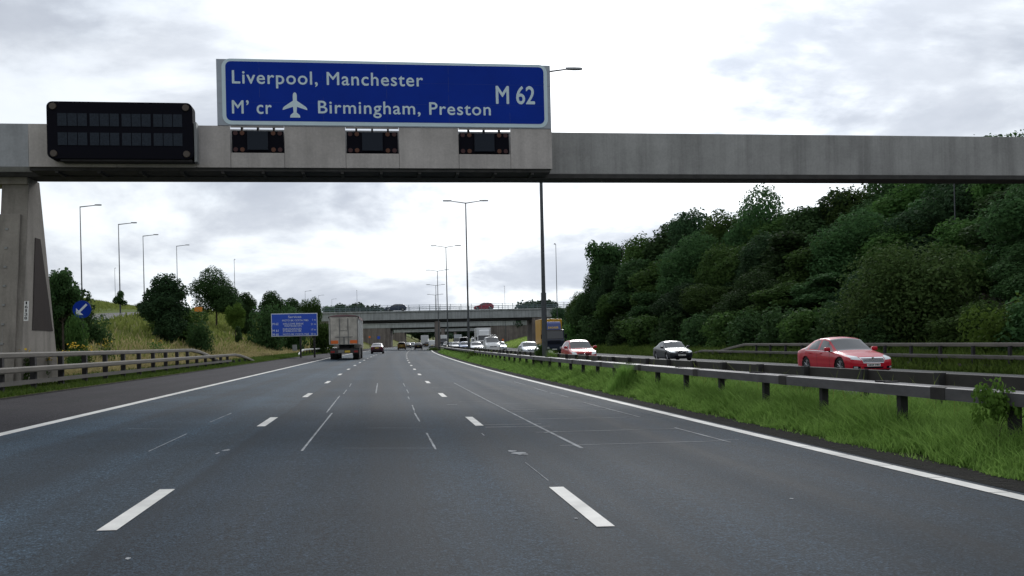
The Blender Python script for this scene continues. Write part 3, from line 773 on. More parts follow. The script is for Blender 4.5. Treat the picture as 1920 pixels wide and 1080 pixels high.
# single armed columns on the left slip road and the hill
for u, v, s, hgt, lb, d in ((150, 387, 92, 10, "tall single armed lamp column above the round blue sign", (1, 0, 0)), (222, 420, 106, 10, "single armed lamp column rising over the small lone sapling", (1, 0, 0)),
                         (268, 442, 126, 10, "single armed lamp column left of the tall dark bushy tree", (1, 0, 0)), (331, 461, 150, 10, "single armed lamp column half hidden by the tall dark bushy tree", (1, 0, 0)),
                         (215, 503, 240, 10, "faint thin lamp column far behind the small lone sapling", (0, 1, 0)), (439, 487, 190, 9, "thin lamp column above the gap between two dark crowns", (0, 1, 0)),
                         (572, 546, 290, 9, "tiny lamp with arm just left of the overbridge, tallest of three", (1, 0, 0)), (597, 554, 330, 9, "tiny lamp with arm just left of the overbridge, middle of three", (1, 0, 0)), (622, 561, 380, 9, "tiny lamp with arm just left of the overbridge, lowest of three", (1, 0, 0)),
                         (669, 545, 260, 9, "thin lamp column behind the left end of the overbridge parapet", (0, 1, 0)), (946, 537, 260, 10, "thin lamp column behind the overbridge, right of the red car", (0, 1, 0)), (1042, 458, 130, 13, "lone thin column rising out of the trees right of the overbridge", (0, 1, 0)),
                         (1788, 290, 62, 13, "dark lamp column standing among the trees under the gantry beam", (0, 1, 0))):
    q = at(u, v, s); base = Vector((q.x, s, q.z - hgt)); gzz = P(tof(q), s).z
    base.z = gzz; hgt2 = q.z - gzz
    lamp_post(base, hgt2, [d], lb, "single armed lamp columns", 1.35 if d[0] else 0.5, 0.085, 0.6, 0.1)

# ------------------------------------------------------------------ overbridges
def bridge(name, label, s, tl, tr, ztop, thick, width, pier_t, parapet, tspan=(-60, 70), wing=10.0, skew=0.0):
    h_ = -heading(s)
    o = thing(name, label, "bridge", P(pier_t, s), h_); O = o.location.copy()
    def L(t): return t - pier_t
    zb = O.z
    m = MB(); m.box((L(tspan[0]), 0, ztop - zb - thick * .80), (L(tspan[1]), width, ztop - zb - .32)); m.build("deck", M_BRIDGE, o)
    m = MB(); m.box((L(tspan[0]), -.18, ztop - zb - .30), (L(tspan[1]), width + .18, ztop - zb)); m.build("edge_beam", M_BRIDGE, o, bevel=.03)
    m = MB()
    for k in range(int(width // 2)): m.box((L(tl), 0.6 + k * 2.0, ztop - zb - thick), (L(tr), 1.4 + k * 2.0, ztop - zb - thick * .803))
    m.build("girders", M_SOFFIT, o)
    for t0, t1, sg_ in ((tl - 24, tl, -1), (tr, tr + 24, 1)):
        zg = prof((t0 + t1) / 2, s) * 0 + elev(s) - .8 - zb
        m = MB(); m.box((L(t0), 0.15, zg), (L(t1), width - .15, ztop - zb - thick * .803)); m.build("abutment", M_ABUT, o)
    if pier_t is not None:
        m = MB(); m.box((-.55, .5, -.5), (.55, width - .5, ztop - zb - thick - .003)); m.build("pier", M_ABUT, o, bevel=.05)
    if parapet:
        for y in (0.0, width):
            m = MB()
            for z in (.35, .70, 1.10): m.box((L(tspan[0]), y - .02, ztop - zb + z), (L(tspan[1]), y + .02, ztop - zb + z + .045))
            n = int((tspan[1] - tspan[0]) / 2.1)
            for k in range(n): 
                x = L(tspan[0]) + 2.1 * k; m.box((x, y - .045, ztop - zb - .01), (x + .09, y + .045, ztop - zb + 1.18))
            for k in range(int((tspan[1] - tspan[0]) / .14)):
                x = L(tspan[0]) + .14 * k; m.box((x, y - .006, ztop - zb + .15), (x + .014, y + .006, ztop - zb + 1.1))
            m.build("parapet_railing", mat("parapet_paint", (0.16, 0.21, 0.23), 0.6, 0.2), o)
    return o
B1S = 190
b1 = bridge("overbridge", "nearer concrete road bridge over the motorway with a railed parapet and two cars on it", B1S, -11.2, 26.3, 8.45, 2.25, 11.0, 7.05, True, (-26, 60), 12)
bridge("overbridge", "second concrete bridge seen beneath the nearer one", 300, -8.6, 23.2, 8.75, 1.95, 10.0, 8.0, False, (-40, 60), 16)
bridge("overbridge", "far pale bridge seen small between the lamp columns under the second bridge", 430, -14, 34, 8.8, 1.5, 9.0, 9.0, False, (-60, 80), 8)
# ------------------------------------------------------------------ services sign
S_ = 95
c0 = at(508, 588, S_); c1 = at(595, 588, S_); z0 = at(552, 630.5, S_).z; z1 = at(552, 587.5, S_).z
sv = thing("services_sign", "bright blue services sign with white lettering on two posts beside the grey lorry", "road sign", ((c0.x + c1.x) / 2, S_, P(tof(c0), S_).z))
O = sv.location.copy(); gz = O.z
m = MB(); m.box((c0.x, S_, z0), (c1.x, S_ + .06, z1)); m.build("white_border", M_WHITE2, sv, O, bevel=.02)
m = MB(); m.box((c0.x + .07, S_ - .012, z0 + .07), (c1.x - .07, S_ - .002, z1 - .07)); m.build("blue_face", M_BLUE2, sv, O)
for f in (.62, .92):
    m = MB(); x = lerp(c0.x, c1.x, f); m.box((x - .09, S_ + .07, gz - .6), (x + .09, S_ + .22, z1 - .2)); m.build("leg", M_POST, sv, O)
m = MB(); m.box((lerp(c0.x, c1.x, .45), S_ - .3, gz + .6), (lerp(c0.x, c1.x, .54), S_ + .1, gz + 1.2)); m.build("cabinet_box", M_STEEL, sv, O)
m = MB()
def sl(txt, f0, f1, r):
    hh = (z1 - z0); zb = z1 - hh * r; lettering(m, txt, lerp(c0.x, c1.x, f0), lerp(c0.x, c1.x, f1), zb, hh * .078, S_ - .016, 1.05, .012)
hh = z1 - z0
lettering(m, "Services", lerp(c0.x, c1.x, .37), lerp(c0.x, c1.x, .65), z1 - hh * .20, hh * .10, S_ - .016, 1.05, .012)
sl("MOTO BK COSTA M&S", .24, .80, .345); sl("1 m", .89, .96, .33); sl("WELCOME BREAK", .25, .70, .49); sl("21 m", .86, .96, .52); sl("WAITROSE KFC", .28, .66, .585)
sl("EUROGARAGES", .25, .65, .715); sl("STARBUCKS BK", .25, .65, .81); sl("17 m", .86, .96, .76); sl("MOTO BK COSTA M&S", .25, .81, .95); sl("20 m", .85, .96, .95)
for tx, r in (("M 62", .50), ("M 61", .79), ("M 60", .96)):
    lettering(m, tx, lerp(c0.x, c1.x, .03), lerp(c0.x, c1.x, .155), z1 - hh * r, hh * .10, S_ - .016, 1.0, .014)
m.build("lettering", M_WHITE2, sv, O, fixn=False)
# round blue keep left sign
KS = 43.0; q = at(153.5, 580, KS); kb = P(tof(q), KS)
ks = thing("arrow_sign", "round blue sign with a white diagonal arrow half hidden by leaves", "road sign", kb)
O = ks.location.copy(); R_ = 16.5 / pxm(q)
m = MB(); m.tube((q.x, KS, q.z), (q.x, KS + .03, q.z), R_, R_, 32); m.build("blue_disc", M_BLUE, ks, O)
m = MB()
ar = [(.55, .62), (.62, .48), (-.12, -.18), (.12, -.42), (-.62, -.52), (-.55, -.02), (-.28, -.05)]
a_ = [(.45, .65), (.62, .48), (-.18, -.32), (.14, -.64), (-.62, -.62), (-.62, .14), (-.34, -.15)]
m.prism([(q.x + x * R_, q.z + z * R_) for x, z in a_], 'y', KS - .01, KS - .002); m.build("white_arrow", M_WHITE2, ks, O)
m = MB(); m.tube((q.x, KS + .07, kb.z - .3), (q.x, KS + .07, q.z + .3), .04, .04, 8); m.build("pole", M_POST, ks, O)
# small orange works sign on the crest
q = at(372, 580, 96); ob = P(tof(q), 96)
os_ = thing("works_sign", "small plain orange rectangular sign on the crest between two dark trees", "sign", ob)
m = MB(); k = 1 / pxm(q); m.box((-7 * k, 0, q.z - ob.z - 4.5 * k), (7 * k, .04, q.z - ob.z + 4.5 * k)); m.build("orange_panel", mat("works_orange", (0.75, 0.25, 0.02), .5), os_, bevel=.01)
m = MB()
for x in (-5 * k, 5 * k): m.box((x - .03, .05, -.3), (x + .03, .1, q.z - ob.z)); 
m.build("leg", M_POST, os_)
# little signs beyond the first bridge
for u, v, s, rr, mm, lb, nm in ((710, 633, 260, 2.6, M_BLUE2, "tiny blue square sign on the verge under the nearer bridge", "square_sign"), (693, 632, 240, 2.0, M_ORANGE, "tiny red round sign on the verge left of the small blue sign", "round_sign"), (943, 637, 175, 2.0, M_ORANGE, "tiny red round sign on the grass slope below the right wing wall", "round_sign")):
    q = at(u, v, s); b = P(tof(q), s); k = rr / pxm(q)
    o = thing(nm, lb, "sign", b); z = q.z - b.z
    m = MB(); 
    if nm == "square_sign": m.box((-k, 0, z - k), (k, .04, z + k))
    else: m.tube((0, 0, z), (0, .04, z), k, k, 16)
    m.build("sign_face", mm, o); m = MB(); m.tube((0, .08, -.3), (0, .08, z), .04, .04, 6); m.build("pole", M_POST, o)

# ------------------------------------------------------------------ vehicles
def smooth1(y, k):
    if k < 1: return y
    ker = np.hanning(2 * k + 3)[1:-1]; ker /= ker.sum()
    return np.convolve(np.pad(y, k, mode='edge'), ker, 'valid')
PAINTS = {}
def paint(name, c, rough=0.25, coat=0.8, metal=0.0):
    return mat("car_paint_" + name, c, max(rough, .4), metal, 0.3, coat=coat * .6)
SHAPES = {
 'saloon': dict(top=[(0, .60), (.015, .66), (.05, .74), (.15, .86), (.27, .95), (.30, 1.0), (.44, 1.41), (.52, 1.48), (.62, 1.475), (.72, 1.40), (.86, 1.10), (.93, 1.05), (.985, 1.0), (1, .93)],
                belt=[(0, .58), (.04, .68), (.27, .88), (.6, .95), (.85, 1.0), (1, .90)], ws=(.285, .455), rw=(.715, .865), sw=(.29, .83), pil=[(.555, .018), (.755, .016)], axle=(.19, .78)),
 'hatch': dict(top=[(0, .62), (.015, .68), (.06, .80), (.15, .90), (.24, .98), (.27, 1.02), (.41, 1.42), (.52, 1.51), (.75, 1.50), (.87, 1.44), (.965, 1.06), (.99, 1.0), (1, .92)],
               belt=[(0, .60), (.05, .74), (.25, .93), (.6, 1.0), (.9, 1.06), (1, .92)], ws=(.255, .42), rw=(.875, .965), sw=(.26, .88), pil=[(.60, .022), (.80, .02)], axle=(.17, .82)),
 'mpv': dict(top=[(0, .66), (.015, .75), (.06, .90), (.16, 1.02), (.20, 1.06), (.36, 1.58), (.48, 1.68), (.80, 1.68), (.93, 1.62), (.985, 1.1), (1, .95)],
             belt=[(0, .64), (.05, .82), (.2, 1.0), (.6, 1.04), (.95, 1.05), (1, .95)], ws=(.20, .375), rw=(.93, .98), sw=(.21, .93), pil=[(.5, .02), (.75, .02)], axle=(.17, .80)),
 'van': dict(top=[(0, .75), (.012, .92), (.05, 1.08), (.13, 1.20), (.15, 1.25), (.27, 1.95), (.34, 2.12), (.9, 2.14), (.985, 2.10), (1, 2.0)],
             belt=[(0, .72), (.05, 1.0), (.15, 1.18), (.6, 1.22), (1, 1.22)], ws=(.155, .285), rw=(2, 2), sw=(.16, .34), pil=[], axle=(.17, .78)),
}
CARSIDE = dict(saloon=1.48, hatch=1.51, mpv=1.68, van=2.14)
def car(label, cat, shape, pnt, L=4.6, W=1.8, Hh=None, loc=(0, 0, 0), rz=0.0, ns=110, wr=.325, detail=1, group=None, name="car", grille='bar', lit=False, front_col=None, plate_f=True):
    sh = SHAPES[shape]; Hs = (Hh or CARSIDE[shape]) / CARSIDE[shape]
    o = thing(name, label, cat, loc, rz, group)
    xs = np.linspace(0, 1, 601)
    def cur_(pts, k): return smooth1(np.interp(xs, [p[0] for p in pts], [p[1] for p in pts]), k)
    top = cur_(sh['top'], 14) * Hs; belt = cur_(sh['belt'], 20) * Hs
    plan = smooth1(np.interp(xs, [0, .012, .04, .10, .2, .5, .8, .92, .97, .99, 1], [.66, .80, .90, .965, .99, 1, .995, .965, .92, .85, .74]), 6)
    if shape == 'van': plan = smooth1(np.interp(xs, [0, .01, .04, .1, .2, 1], [.74, .86, .94, .98, 1, 1]), 5)
    rw_ = {'van': .86, 'mpv': .76}.get(shape, .70)
    bot = smooth1(np.interp(xs, [0, .05, .2, .8, .95, 1], [.26, .20, .19, .19, .24, .34]), 10)
    xf = np.unique(np.concatenate([np.linspace(0, .08, int(ns * .2)), np.linspace(.08, .92, int(ns * .68)), np.linspace(.92, 1, int(ns * .18))]))
    def g_(a, x): return np.interp(x, xs, a)
    # half section, from the sill up to the roof centre
    nA, nB, nC = 12, 9, 9
    ring = []
    for x in xf:
        hw = W / 2 * g_(plan, x); zt = g_(top, x); zb = g_(belt, x); z0 = g_(bot, x)
        zb = min(zb, zt - .03); cab = max(0.0, min(1.0, (zt - zb) / (.42 * Hs)))
        tw = hw * (rw_ * cab + .80 * (1 - cab)); pts = []
        pts.append((0, z0)); pts.append((hw * .80, z0)); pts.append((hw * .93, z0 + .02))
        for i in range(nA):
            f = i / (nA - 1); z = lerp(z0 + .06, zb, f)
            q = 1 - .045 * (1 - f) ** 2 - .055 * f ** 3 - (.012 if .42 < f < .50 else 0)
            pts.append((hw * q, z))
        wb = hw * .945; ze = zt - lerp(.02, .065 * Hs, cab)
        for i in range(1, nB + 1):
            f = i / nB; pts.append((lerp(wb, tw, f ** 1.12), lerp(zb, ze, f)))
        for i in range(1, nC + 1):
            f = i / nC; pts.append((tw * (1 - f), lerp(ze, zt, math.sin(f * math.pi / 2) ** .75)))
        ring.append(pts)
    M_ = len(ring[0]); NX = len(xf); ax = [L / 2 - sh['axle'][0] * L, L / 2 - sh['axle'][1] * L]; RA = wr + .055
    V = []; 
    for i, x in enumerate(xf):
        X = L / 2 - x * L
        # front and rear faces bulge: upper rows set back a little at the nose
        for s_ in (1, -1):
            for (y, z) in ring[i]:
                XX = X
                if x < .06: XX = X - (1 - x / .06) * .10 * max(0, (z - .5)) 
                V.append([XX, s_ * y, z])
    V = np.array(V)
    # pull side vertices near the wheel arch onto its circle
    for a in ax:
        d = np.hypot(V[:, 0] - a, V[:, 2] - wr); msk = (np.abs(d - RA) < .028) & (np.abs(V[:, 1]) > W * .36)
        V[msk, 0] = a + (V[msk, 0] - a) / d[msk] * RA; V[msk, 2] = wr + (V[msk, 2] - wr) / d[msk] * RA
    faces = {k: [] for k in ('body', 'windscreen', 'rear_window', 'side_window')}
    def idx(i, s_, j): return (i * 2 + s_) * M_ + j
    lo_side = 3; lo_glass = 3 + nA - 1; lo_top = lo_glass + nB
    for i in range(NX - 1):
        xm = (xf[i] + xf[i + 1]) / 2
        for s_ in (0, 1):
            for j in range(M_ - 1):
                q = (idx(i, s_, j), idx(i + 1, s_, j), idx(i + 1, s_, j + 1), idx(i, s_, j + 1))
                if s_: q = q[::-1]
                c = V[list(q)].mean(axis=0); k = 'body'
                if j < lo_glass and abs(c[1]) > W * .36 and any(math.hypot(c[0] - a, c[2] - wr) < RA for a in ax): continue
                gh = ring[i][lo_top][1] - ring[i][lo_glass][1]
                if lo_glass <= j < lo_top:
                    f = (j - lo_glass + .5) / nB
                    if sh['sw'][0] < xm < sh['sw'][1] and .06 < f < .90 and gh > .10 and not any(abs(xm - p) < h for p, h in sh['pil']):
                        # keep the pillar along the screen edges
                        if gh * (1 - f) > .035 and g_(top, xm) - .13 * Hs > c[2] - .0: k = 'side_window'
                if j >= lo_top - 1:
                    if sh['ws'][0] < xm < sh['ws'][1] and j >= lo_top + (0 if shape != 'van' else 1): k = 'windscreen'
                    elif sh['rw'][0] < xm < sh['rw'][1] and j >= lo_top + 1: k = 'rear_window'
                faces[k].append(q)
    for i, rev in ((0, False), (NX - 1, True)):     # close the nose and the tail
        for j in range(M_ - 1):
            q = (idx(i, 0, j), idx(i, 0, j + 1), idx(i, 1, j + 1), idx(i, 1, j))
            faces['body'].append(q[::-1] if rev else q)
    tree = BVHTree.FromPolygons([Vector(v) for v in V], [f for k in faces for f in faces[k]])
    def sub(fs, name, m, par):
        used = sorted(set(i for f in fs for i in f)); mp = {a: b for b, a in enumerate(used)}
        return npmesh(name, V[used], [[mp[i] for i in f] for f in fs], m, par, smooth=True)
    sub(faces['body'], 'body', pnt, o)
    for k in ('windscreen', 'rear_window'):
        if faces[k]: sub(faces[k], k, M_GLASS, o)
    for sgn in (1, -1):
        fs = [f for f in faces['side_window'] if V[f[0]][1] * sgn > 0]
        if fs: sub(fs, 'side_window', M_GLASS, o)
    def patch(nm, m, poly4, direc, eps=.008, n=(8, 5), par=None, mb=None):
        """curved panel lying on the bodywork: four corners in the projection along direc ('f', 'b', 'l', 'r')"""
        vs = []; ok = True
        for a in range(n[0] + 1):
            for b_ in range(n[1] + 1):
                u = a / n[0]; v = b_ / n[1]
                p = [lerp(lerp(poly4[0][q], poly4[1][q], u), lerp(poly4[3][q], poly4[2][q], u), v) for q in (0, 1)]
                if direc == 'f': org, d = Vector((9, p[0], p[1])), Vector((-1, 0, 0))
                elif direc == 'b': org, d = Vector((-9, p[0], p[1])), Vector((1, 0, 0))
                elif direc == 'l': org, d = Vector((p[0], 9, p[1])), Vector((0, -1, 0))
                else: org, d = Vector((p[0], -9, p[1])), Vector((0, 1, 0))
                h = tree.ray_cast(org, d)
                if h[0] is None: return None
                vs.append(h[0] - d * eps)
        fs = [(a * (n[1] + 1) + b_, (a + 1) * (n[1] + 1) + b_, (a + 1) * (n[1] + 1) + b_ + 1, a * (n[1] + 1) + b_ + 1) for a in range(n[0]) for b_ in range(n[1])]
        mb2 = mb or MB(); mb2.add(vs, fs)
        if mb is None: return mb2.build(nm, m, par or o, smooth=True, fixn=False)
    hs = Hs; w2 = W / 2
    for sgn in (1, -1):
        if detail:
            hd = patch('headlight', M_LIT if lit else M_HEAD, [(sgn * w2 * .50, .60 * hs), (sgn * w2 * .86, .64 * hs), (sgn * w2 * .86, .81 * hs), (sgn * w2 * .56, .74 * hs)] if shape != 'van' else [(sgn * w2 * .55, .72), (sgn * w2 * .84, .74), (sgn * w2 * .82, 1.0), (sgn * w2 * .58, .92)], 'f', .012)
        patch('tail_light', M_TAIL, [(sgn * w2 * .56, .76 * hs), (sgn * w2 * .80, .76 * hs), (sgn * w2 * .80, .90 * hs), (sgn * w2 * .56, .90 * hs)], 'b', .012)
    if detail:
        if grille == 'chrome':
            patch('grille', M_CHROME, [(-.40, .50), (.40, .50), (.48, .72), (-.48, .72)], 'f', .010, (10, 4))
            for z in (.545, .585, .625, .665):
                ww_ = lerp(.39, .45, (z - .5) / .2); patch('grille_slot', M_BLACK, [(-ww_, z - .013), (ww_, z - .013), (ww_, z + .013), (-ww_, z + .013)], 'f', .016, (10, 1))
            mb = MB(); h = tree.ray_cast(Vector((9, 0, .66)), Vector((-1, 0, 0)))
            if h[0]: mb.tube(h[0] + Vector((.012, 0, 0)), h[0] + Vector((.03, 0, 0)), .065, .06, 16); mb.build('badge', M_CHROME, o)
            patch('lower_grille', M_BLACK, [(-.36, .30), (.36, .30), (.40, .36), (-.40, .36)], 'f', .008)
            for sgn in (1, -1): patch('fog_light_recess', M_BLACK, [(sgn * .50, .30), (sgn * .76, .30), (sgn * .76, .40), (sgn * .52, .38)], 'f', .008)
            for sgn in (1, -1): patch('fog_light', M_HEAD, [(sgn * .62, .315), (sgn * .74, .32), (sgn * .74, .375), (sgn * .62, .375)], 'f', .014)
        elif grille == 'bar':
            patch('grille', M_BLACK, [(-w2 * .42, .60 * hs), (w2 * .42, .60 * hs), (w2 * .46, .69 * hs), (-w2 * .46, .69 * hs)], 'f', .010)
            mb = MB(); h = tree.ray_cast(Vector((9, 0, .645 * hs)), Vector((-1, 0, 0)))
            if h[0]: mb.tube(h[0] + Vector((.012, 0, 0)), h[0] + Vector((.03, 0, 0)), .055, .05, 14); mb.build('badge', M_CHROME, o)
            patch('lower_grille', M_BLACK, [(-w2 * .60, .30), (w2 * .60, .30), (w2 * .62, .42), (-w2 * .62, .42)], 'f', .008)
        elif grille == 'slat':
            patch('grille', M_BLACK, [(-w2 * .30, .52), (w2 * .30, .52), (w2 * .34, .71), (-w2 * .34, .71)], 'f', .010)
            patch('grille_bar', M_CHROME, [(-w2 * .30, .53), (-w2 * .27, .53), (w2 * .30, .70), (w2 * .27, .70)], 'f', .018, (2, 8))
            patch('lower_grille', M_BLACK, [(-w2 * .62, .28), (w2 * .62, .28), (w2 * .62, .40), (-w2 * .62, .40)], 'f', .008)
        zp = .43 if shape != 'van' else .5
        if plate_f:
            h = tree.ray_cast(Vector((9, 0, zp)), Vector((-1, 0, 0)))
            if h[0]:
                X = h[0].x + .02; mb = MB(); mb.box((X - .03, -.26, zp - .055), (X, .26, zp + .055)); pl = mb.build('number_plate', M_PLATEW, o)
                mb = MB(); rnd = random.Random(len(label))
                for k in range(7):
                    y = -.21 + k * .06 + (.03 if k > 3 else 0); mb.box((X + .001, y, zp - .033), (X + .003, y + .018, zp + .033)); mb.box((X + .001, y + .02, zp + rnd.uniform(-.03, .0)), (X + .003, y + .04, zp + rnd.uniform(.005, .03)))
                mb.build('plate_characters', M_BLACK, pl)
    zr = .80 * hs if shape in ('saloon',) else .72 * hs
    h = tree.ray_cast(Vector((-9, 0, zr)), Vector((1, 0, 0)))
    if h[0]:
        X = h[0].x; mb = MB(); mb.box((X - .02, -.26, zr - .055), (X + .03, .26, zr + .055)); mb.build('number_plate', M_PLATEY, o)
    patch('rear_bumper', M_UNDER, [(-w2 * .8, .36), (w2 * .8, .36), (w2 * .8, .50), (-w2 * .8, .50)], 'b', .01)
    # wheels
    for a in ax:
        for sgn in (1, -1):
            yo = sgn * (w2 * .985 - .02); yi = yo - sgn * .20
            mb = MB(); n = 28; prof_ = [(wr - .10, yo - sgn * .03), (wr - .03, yo), (wr, yo - sgn * .03), (wr, yi + sgn * .03), (wr - .03, yi), (wr - .16, yi)]
            vs = []; fs = []
            for k in range(n):
                q = 2 * math.pi * k / n
                for r, y in prof_: vs.append((a + r * math.cos(q), y, wr + r * math.sin(q)))
            np_ = len(prof_)
            for k in range(n):
                for j in range(np_ - 1): fs.append((k * np_ + j, k * np_ + j + 1, ((k + 1) % n) * np_ + j + 1, ((k + 1) % n) * np_ + j))
            mb.add(vs, fs); wo_ = mb.build('wheel', M_TYRE, o, smooth=True)
            if detail:
                mb = MB(); rr = wr - .10; yc = yo - sgn * .045
                mb.tube((a, yc - sgn * .05, wr), (a, yc - sgn * .045, wr), rr, rr, 24, 1)
                for k in range(5):
                    for dq in (-.12, .12):
                        q = 2 * math.pi * (k + .25) / 5 + dq; e = Vector((a + rr * .96 * math.cos(q + dq), yc - sgn * .0, wr + rr * .96 * math.sin(q + dq)))
                        mb.tube((a + .04 * math.cos(q), yc - sgn * .015, wr + .04 * math.sin(q)), e, .022, .018, 6)
                mb.tube((a, yc - sgn * .03, wr), (a, yc, wr), .055, .05, 12)
                vs = []; n = 24
                for k in range(n):
                    q = 2 * math.pi * k / n
                    vs += [(a + rr * math.cos(q), yc, wr + rr * math.sin(q)), (a + (rr - .025) * math.cos(q), yc + sgn * .004, wr + (rr - .025) * math.sin(q))]
                mb.add(vs, [(2 * k, 2 * k + 1, 2 * ((k + 1) % n) + 1, 2 * ((k + 1) % n)) for k in range(n)])
                mb.build('rim', [M_RIM, M_UNDER], wo_, fixn=False)
    mb = MB(); mb.box((-L * .47, -w2 * .74, .17), (L * .47, w2 * .74, .56)); mb.build('underbody', M_UNDER, o)
    # door mirrors
    if detail:
        xm = L / 2 - (sh['ws'][0] + .075) * L; zb = g_(belt, sh['ws'][0] + .075)
        for sgn in (1, -1):
            mb = MB(); mb.box((xm - .06, sgn * w2 * .93, zb + .035), (xm + .10, sgn * (w2 * .93 + .22), zb + .19)); mo = mb.build('door_mirror', pnt, o, bevel=.04, smooth=True)
            mb = MB(); mb.tube((xm, sgn * w2 * .88, zb - .01), (xm + .02, sgn * (w2 * .93 + .06), zb + .05), .025, .025, 6); mb.build('mirror_arm', M_UNDER, mo)
        if ns > 130:
            for xd in (.50, .70):
                for sgn in (1, -1):
                    h = tree.ray_cast(Vector((L / 2 - xd * L - .0, sgn * 9, .86)), Vector((0, -sgn, 0)))
                    if h[0]:
                        mb = MB(); mb.box((h[0].x - .09, h[0].y - .01, .845), (h[0].x + .09, h[0].y + .025 * sgn, .875)); mb.build('door_handle', pnt, o)
            for sgn, dr in ((1, 'l'), (-1, 'r')):    # shut lines
                mb = MB()
                for xd in (.345, .565):
                    x = L / 2 - xd * L; patch('', None, [(x - .006, .34), (x + .006, .34), (x + .006 - .03, .86), (x - .006 - .03, .86)], dr, .003, (1, 10), mb=mb)
                if mb.v: mb.build('shut_line', M_UNDER, o, fixn=False)
                patch('chrome_strip', M_CHROME, [(L / 2 - .36 * L, .925), (L / 2 - .80 * L, .985), (L / 2 - .80 * L, 1.0), (L / 2 - .36 * L, .943)], dr, .008, (14, 1))
    return o
def place(u, v, s=None):
    """ground position under photo pixel (u, v): (location, s)"""
    if s is None:
        q = gpt(u, v); s, t = q
    else: t = tof(at(u, v, s))
    return P(t, s, .006), s
TOWARD = lambda s: -math.pi / 2 - heading(s)
AWAY = lambda s: math.pi / 2 - heading(s)
p_red = paint("bright_red", (0.55, 0.003, 0.022)); p_navy = paint("dark_navy", (0.016, 0.020, 0.028)); p_red2 = paint("pillar_red", (0.44, 0.004, 0.012))
p_silver = paint("silver", (0.48, 0.51, 0.55), .3, .8, .4); p_white = paint("white", (0.74, 0.75, 0.76)); p_blue = paint("mid_blue", (0.09, 0.16, 0.34)); p_maroon = paint("maroon", (0.06, 0.012, 0.028))
p_gold = paint("gold", (0.20, 0.12, 0.02)); p_dark = paint("charcoal", (0.02, 0.021, 0.025)); p_grey = paint("grey", (0.15, 0.16, 0.18)); p_dblue = paint("dark_blue", (0.02, 0.03, 0.075)); p_cherry = paint("cherry", (0.33, 0.012, 0.04))
l, s = place(1580, 702.5); car("bright red saloon with chrome slatted grille, oncoming, before the three rail barrier", "car", 'saloon', p_red, 4.83, 1.86, 1.50, l, TOWARD(s) , ns=190, wr=.35, name="saloon_car", grille='chrome')
print('insignia', l, s)
l, s = place(1261, 676.5); car("very dark saloon with pale bonnet glare, oncoming on the outer lane by the bank", "car", 'saloon', p_navy, 4.58, 1.80, 1.43, l, TOWARD(s), ns=130, name="saloon_car", grille='slat'); print('s60', s)
l, s = place(1085, 679.0, 56.5); car("small red hatchback with upright headlights, oncoming beside the yellow lorry", "car", 'hatch', p_red2, 3.70, 1.70, 1.51, l, TOWARD(s), ns=120, wr=.30, name="hatchback_car")
l, s = place(992, 672, 90); car("silver saloon oncoming, partly behind the thick lamp column", "car", 'saloon', p_silver, 4.5, 1.78, 1.43, l, TOWARD(s), ns=90, name="saloon_car")
l, s = place(937, 664, 128); car("silver car mostly hidden behind the white pickup with roof lights", "car", 'hatch', p_silver, 4.2, 1.75, 1.48, l, TOWARD(s), ns=70, name="hatchback_car", detail=1)
l, s = place(893, 661, 131); car("pale silver saloon oncoming just left of the white pickup", "car", 'saloon', p_white, 4.6, 1.80, 1.46, l, TOWARD(s), ns=70, name="saloon_car")
l, s = place(871, 659, 146); car("pale blue hatchback oncoming between the two tall lamp columns", "car", 'hatch', p_blue, 4.1, 1.72, 1.5, l, TOWARD(s), ns=70, name="hatchback_car")
l, s = place(855, 656, 168); car("white saloon oncoming left of the pale blue hatchback", "car", 'saloon', p_white, 4.6, 1.78, 1.46, l, TOWARD(s), ns=60, name="saloon_car")
l, s = place(845.5, 655, 182); car("white car oncoming with its headlamps lit, right beside a lamp column", "car", 'hatch', p_white, 4.2, 1.75, 1.46, l, TOWARD(s), ns=60, name="hatchback_car", lit=True)
l, s = place(869, 655, 200); car("white minibus oncoming behind the pale blue hatchback", "minibus", 'van', p_white, 5.4, 1.95, 2.5, l, TOWARD(s), ns=60, name="minibus")
l, s = place(891, 654, 215); car("small distant white van oncoming left of the white box lorry", "van", 'van', p_white, 5.2, 1.95, 2.4, l, TOWARD(s), ns=60, name="van")
l, s = place(882, 654, 235); car("distant grey car in the queue left of the small white van", "car", 'hatch', p_grey, 4.2, 1.75, 1.5, l, TOWARD(s), ns=50, name="hatchback_car")
l, s = place(849, 652, 240); car("distant silver car in the queue behind the white cars", "car", 'saloon', p_silver, 4.5, 1.75, 1.46, l, TOWARD(s), ns=50, name="saloon_car")
l, s = place(837, 652, 250); car("distant dark car farthest back in the oncoming queue", "car", 'hatch', p_dark, 4.3, 1.75, 1.5, l, TOWARD(s), ns=50, name="hatchback_car")
# our side
def ours(u, v, s, *a, **k):
    l, s = place(u, v, s); return car(*a, loc=l, rz=AWAY(s), **k)
ours(708, 663.8, 128, "maroon saloon driving away right of the grey lorry", "car", 'saloon', p_maroon, 4.5, 1.76, 1.43, ns=80, name="saloon_car")
ours(753.5, 655, 197, "gold hatchback driving away, nearest of the small cars under the bridge", "car", 'hatch', p_gold, 4.2, 1.75, 1.62, ns=60, name="hatchback_car")
ours(784.6, 655.2, 203, "black hatchback driving away in the lane beside the bridge pier", "car", 'hatch', p_dark, 4.2, 1.78, 1.46, ns=60, name="hatchback_car")
ours(765, 651.5, 240, "grey saloon driving away just right of the gold hatchback", "car", 'saloon', p_grey, 4.5, 1.76, 1.46, ns=50, name="saloon_car")
ours(773.5, 650.5, 262, "silver hatchback driving away behind the black hatchback", "car", 'hatch', p_silver, 4.2, 1.75, 1.5, ns=50, name="hatchback_car")
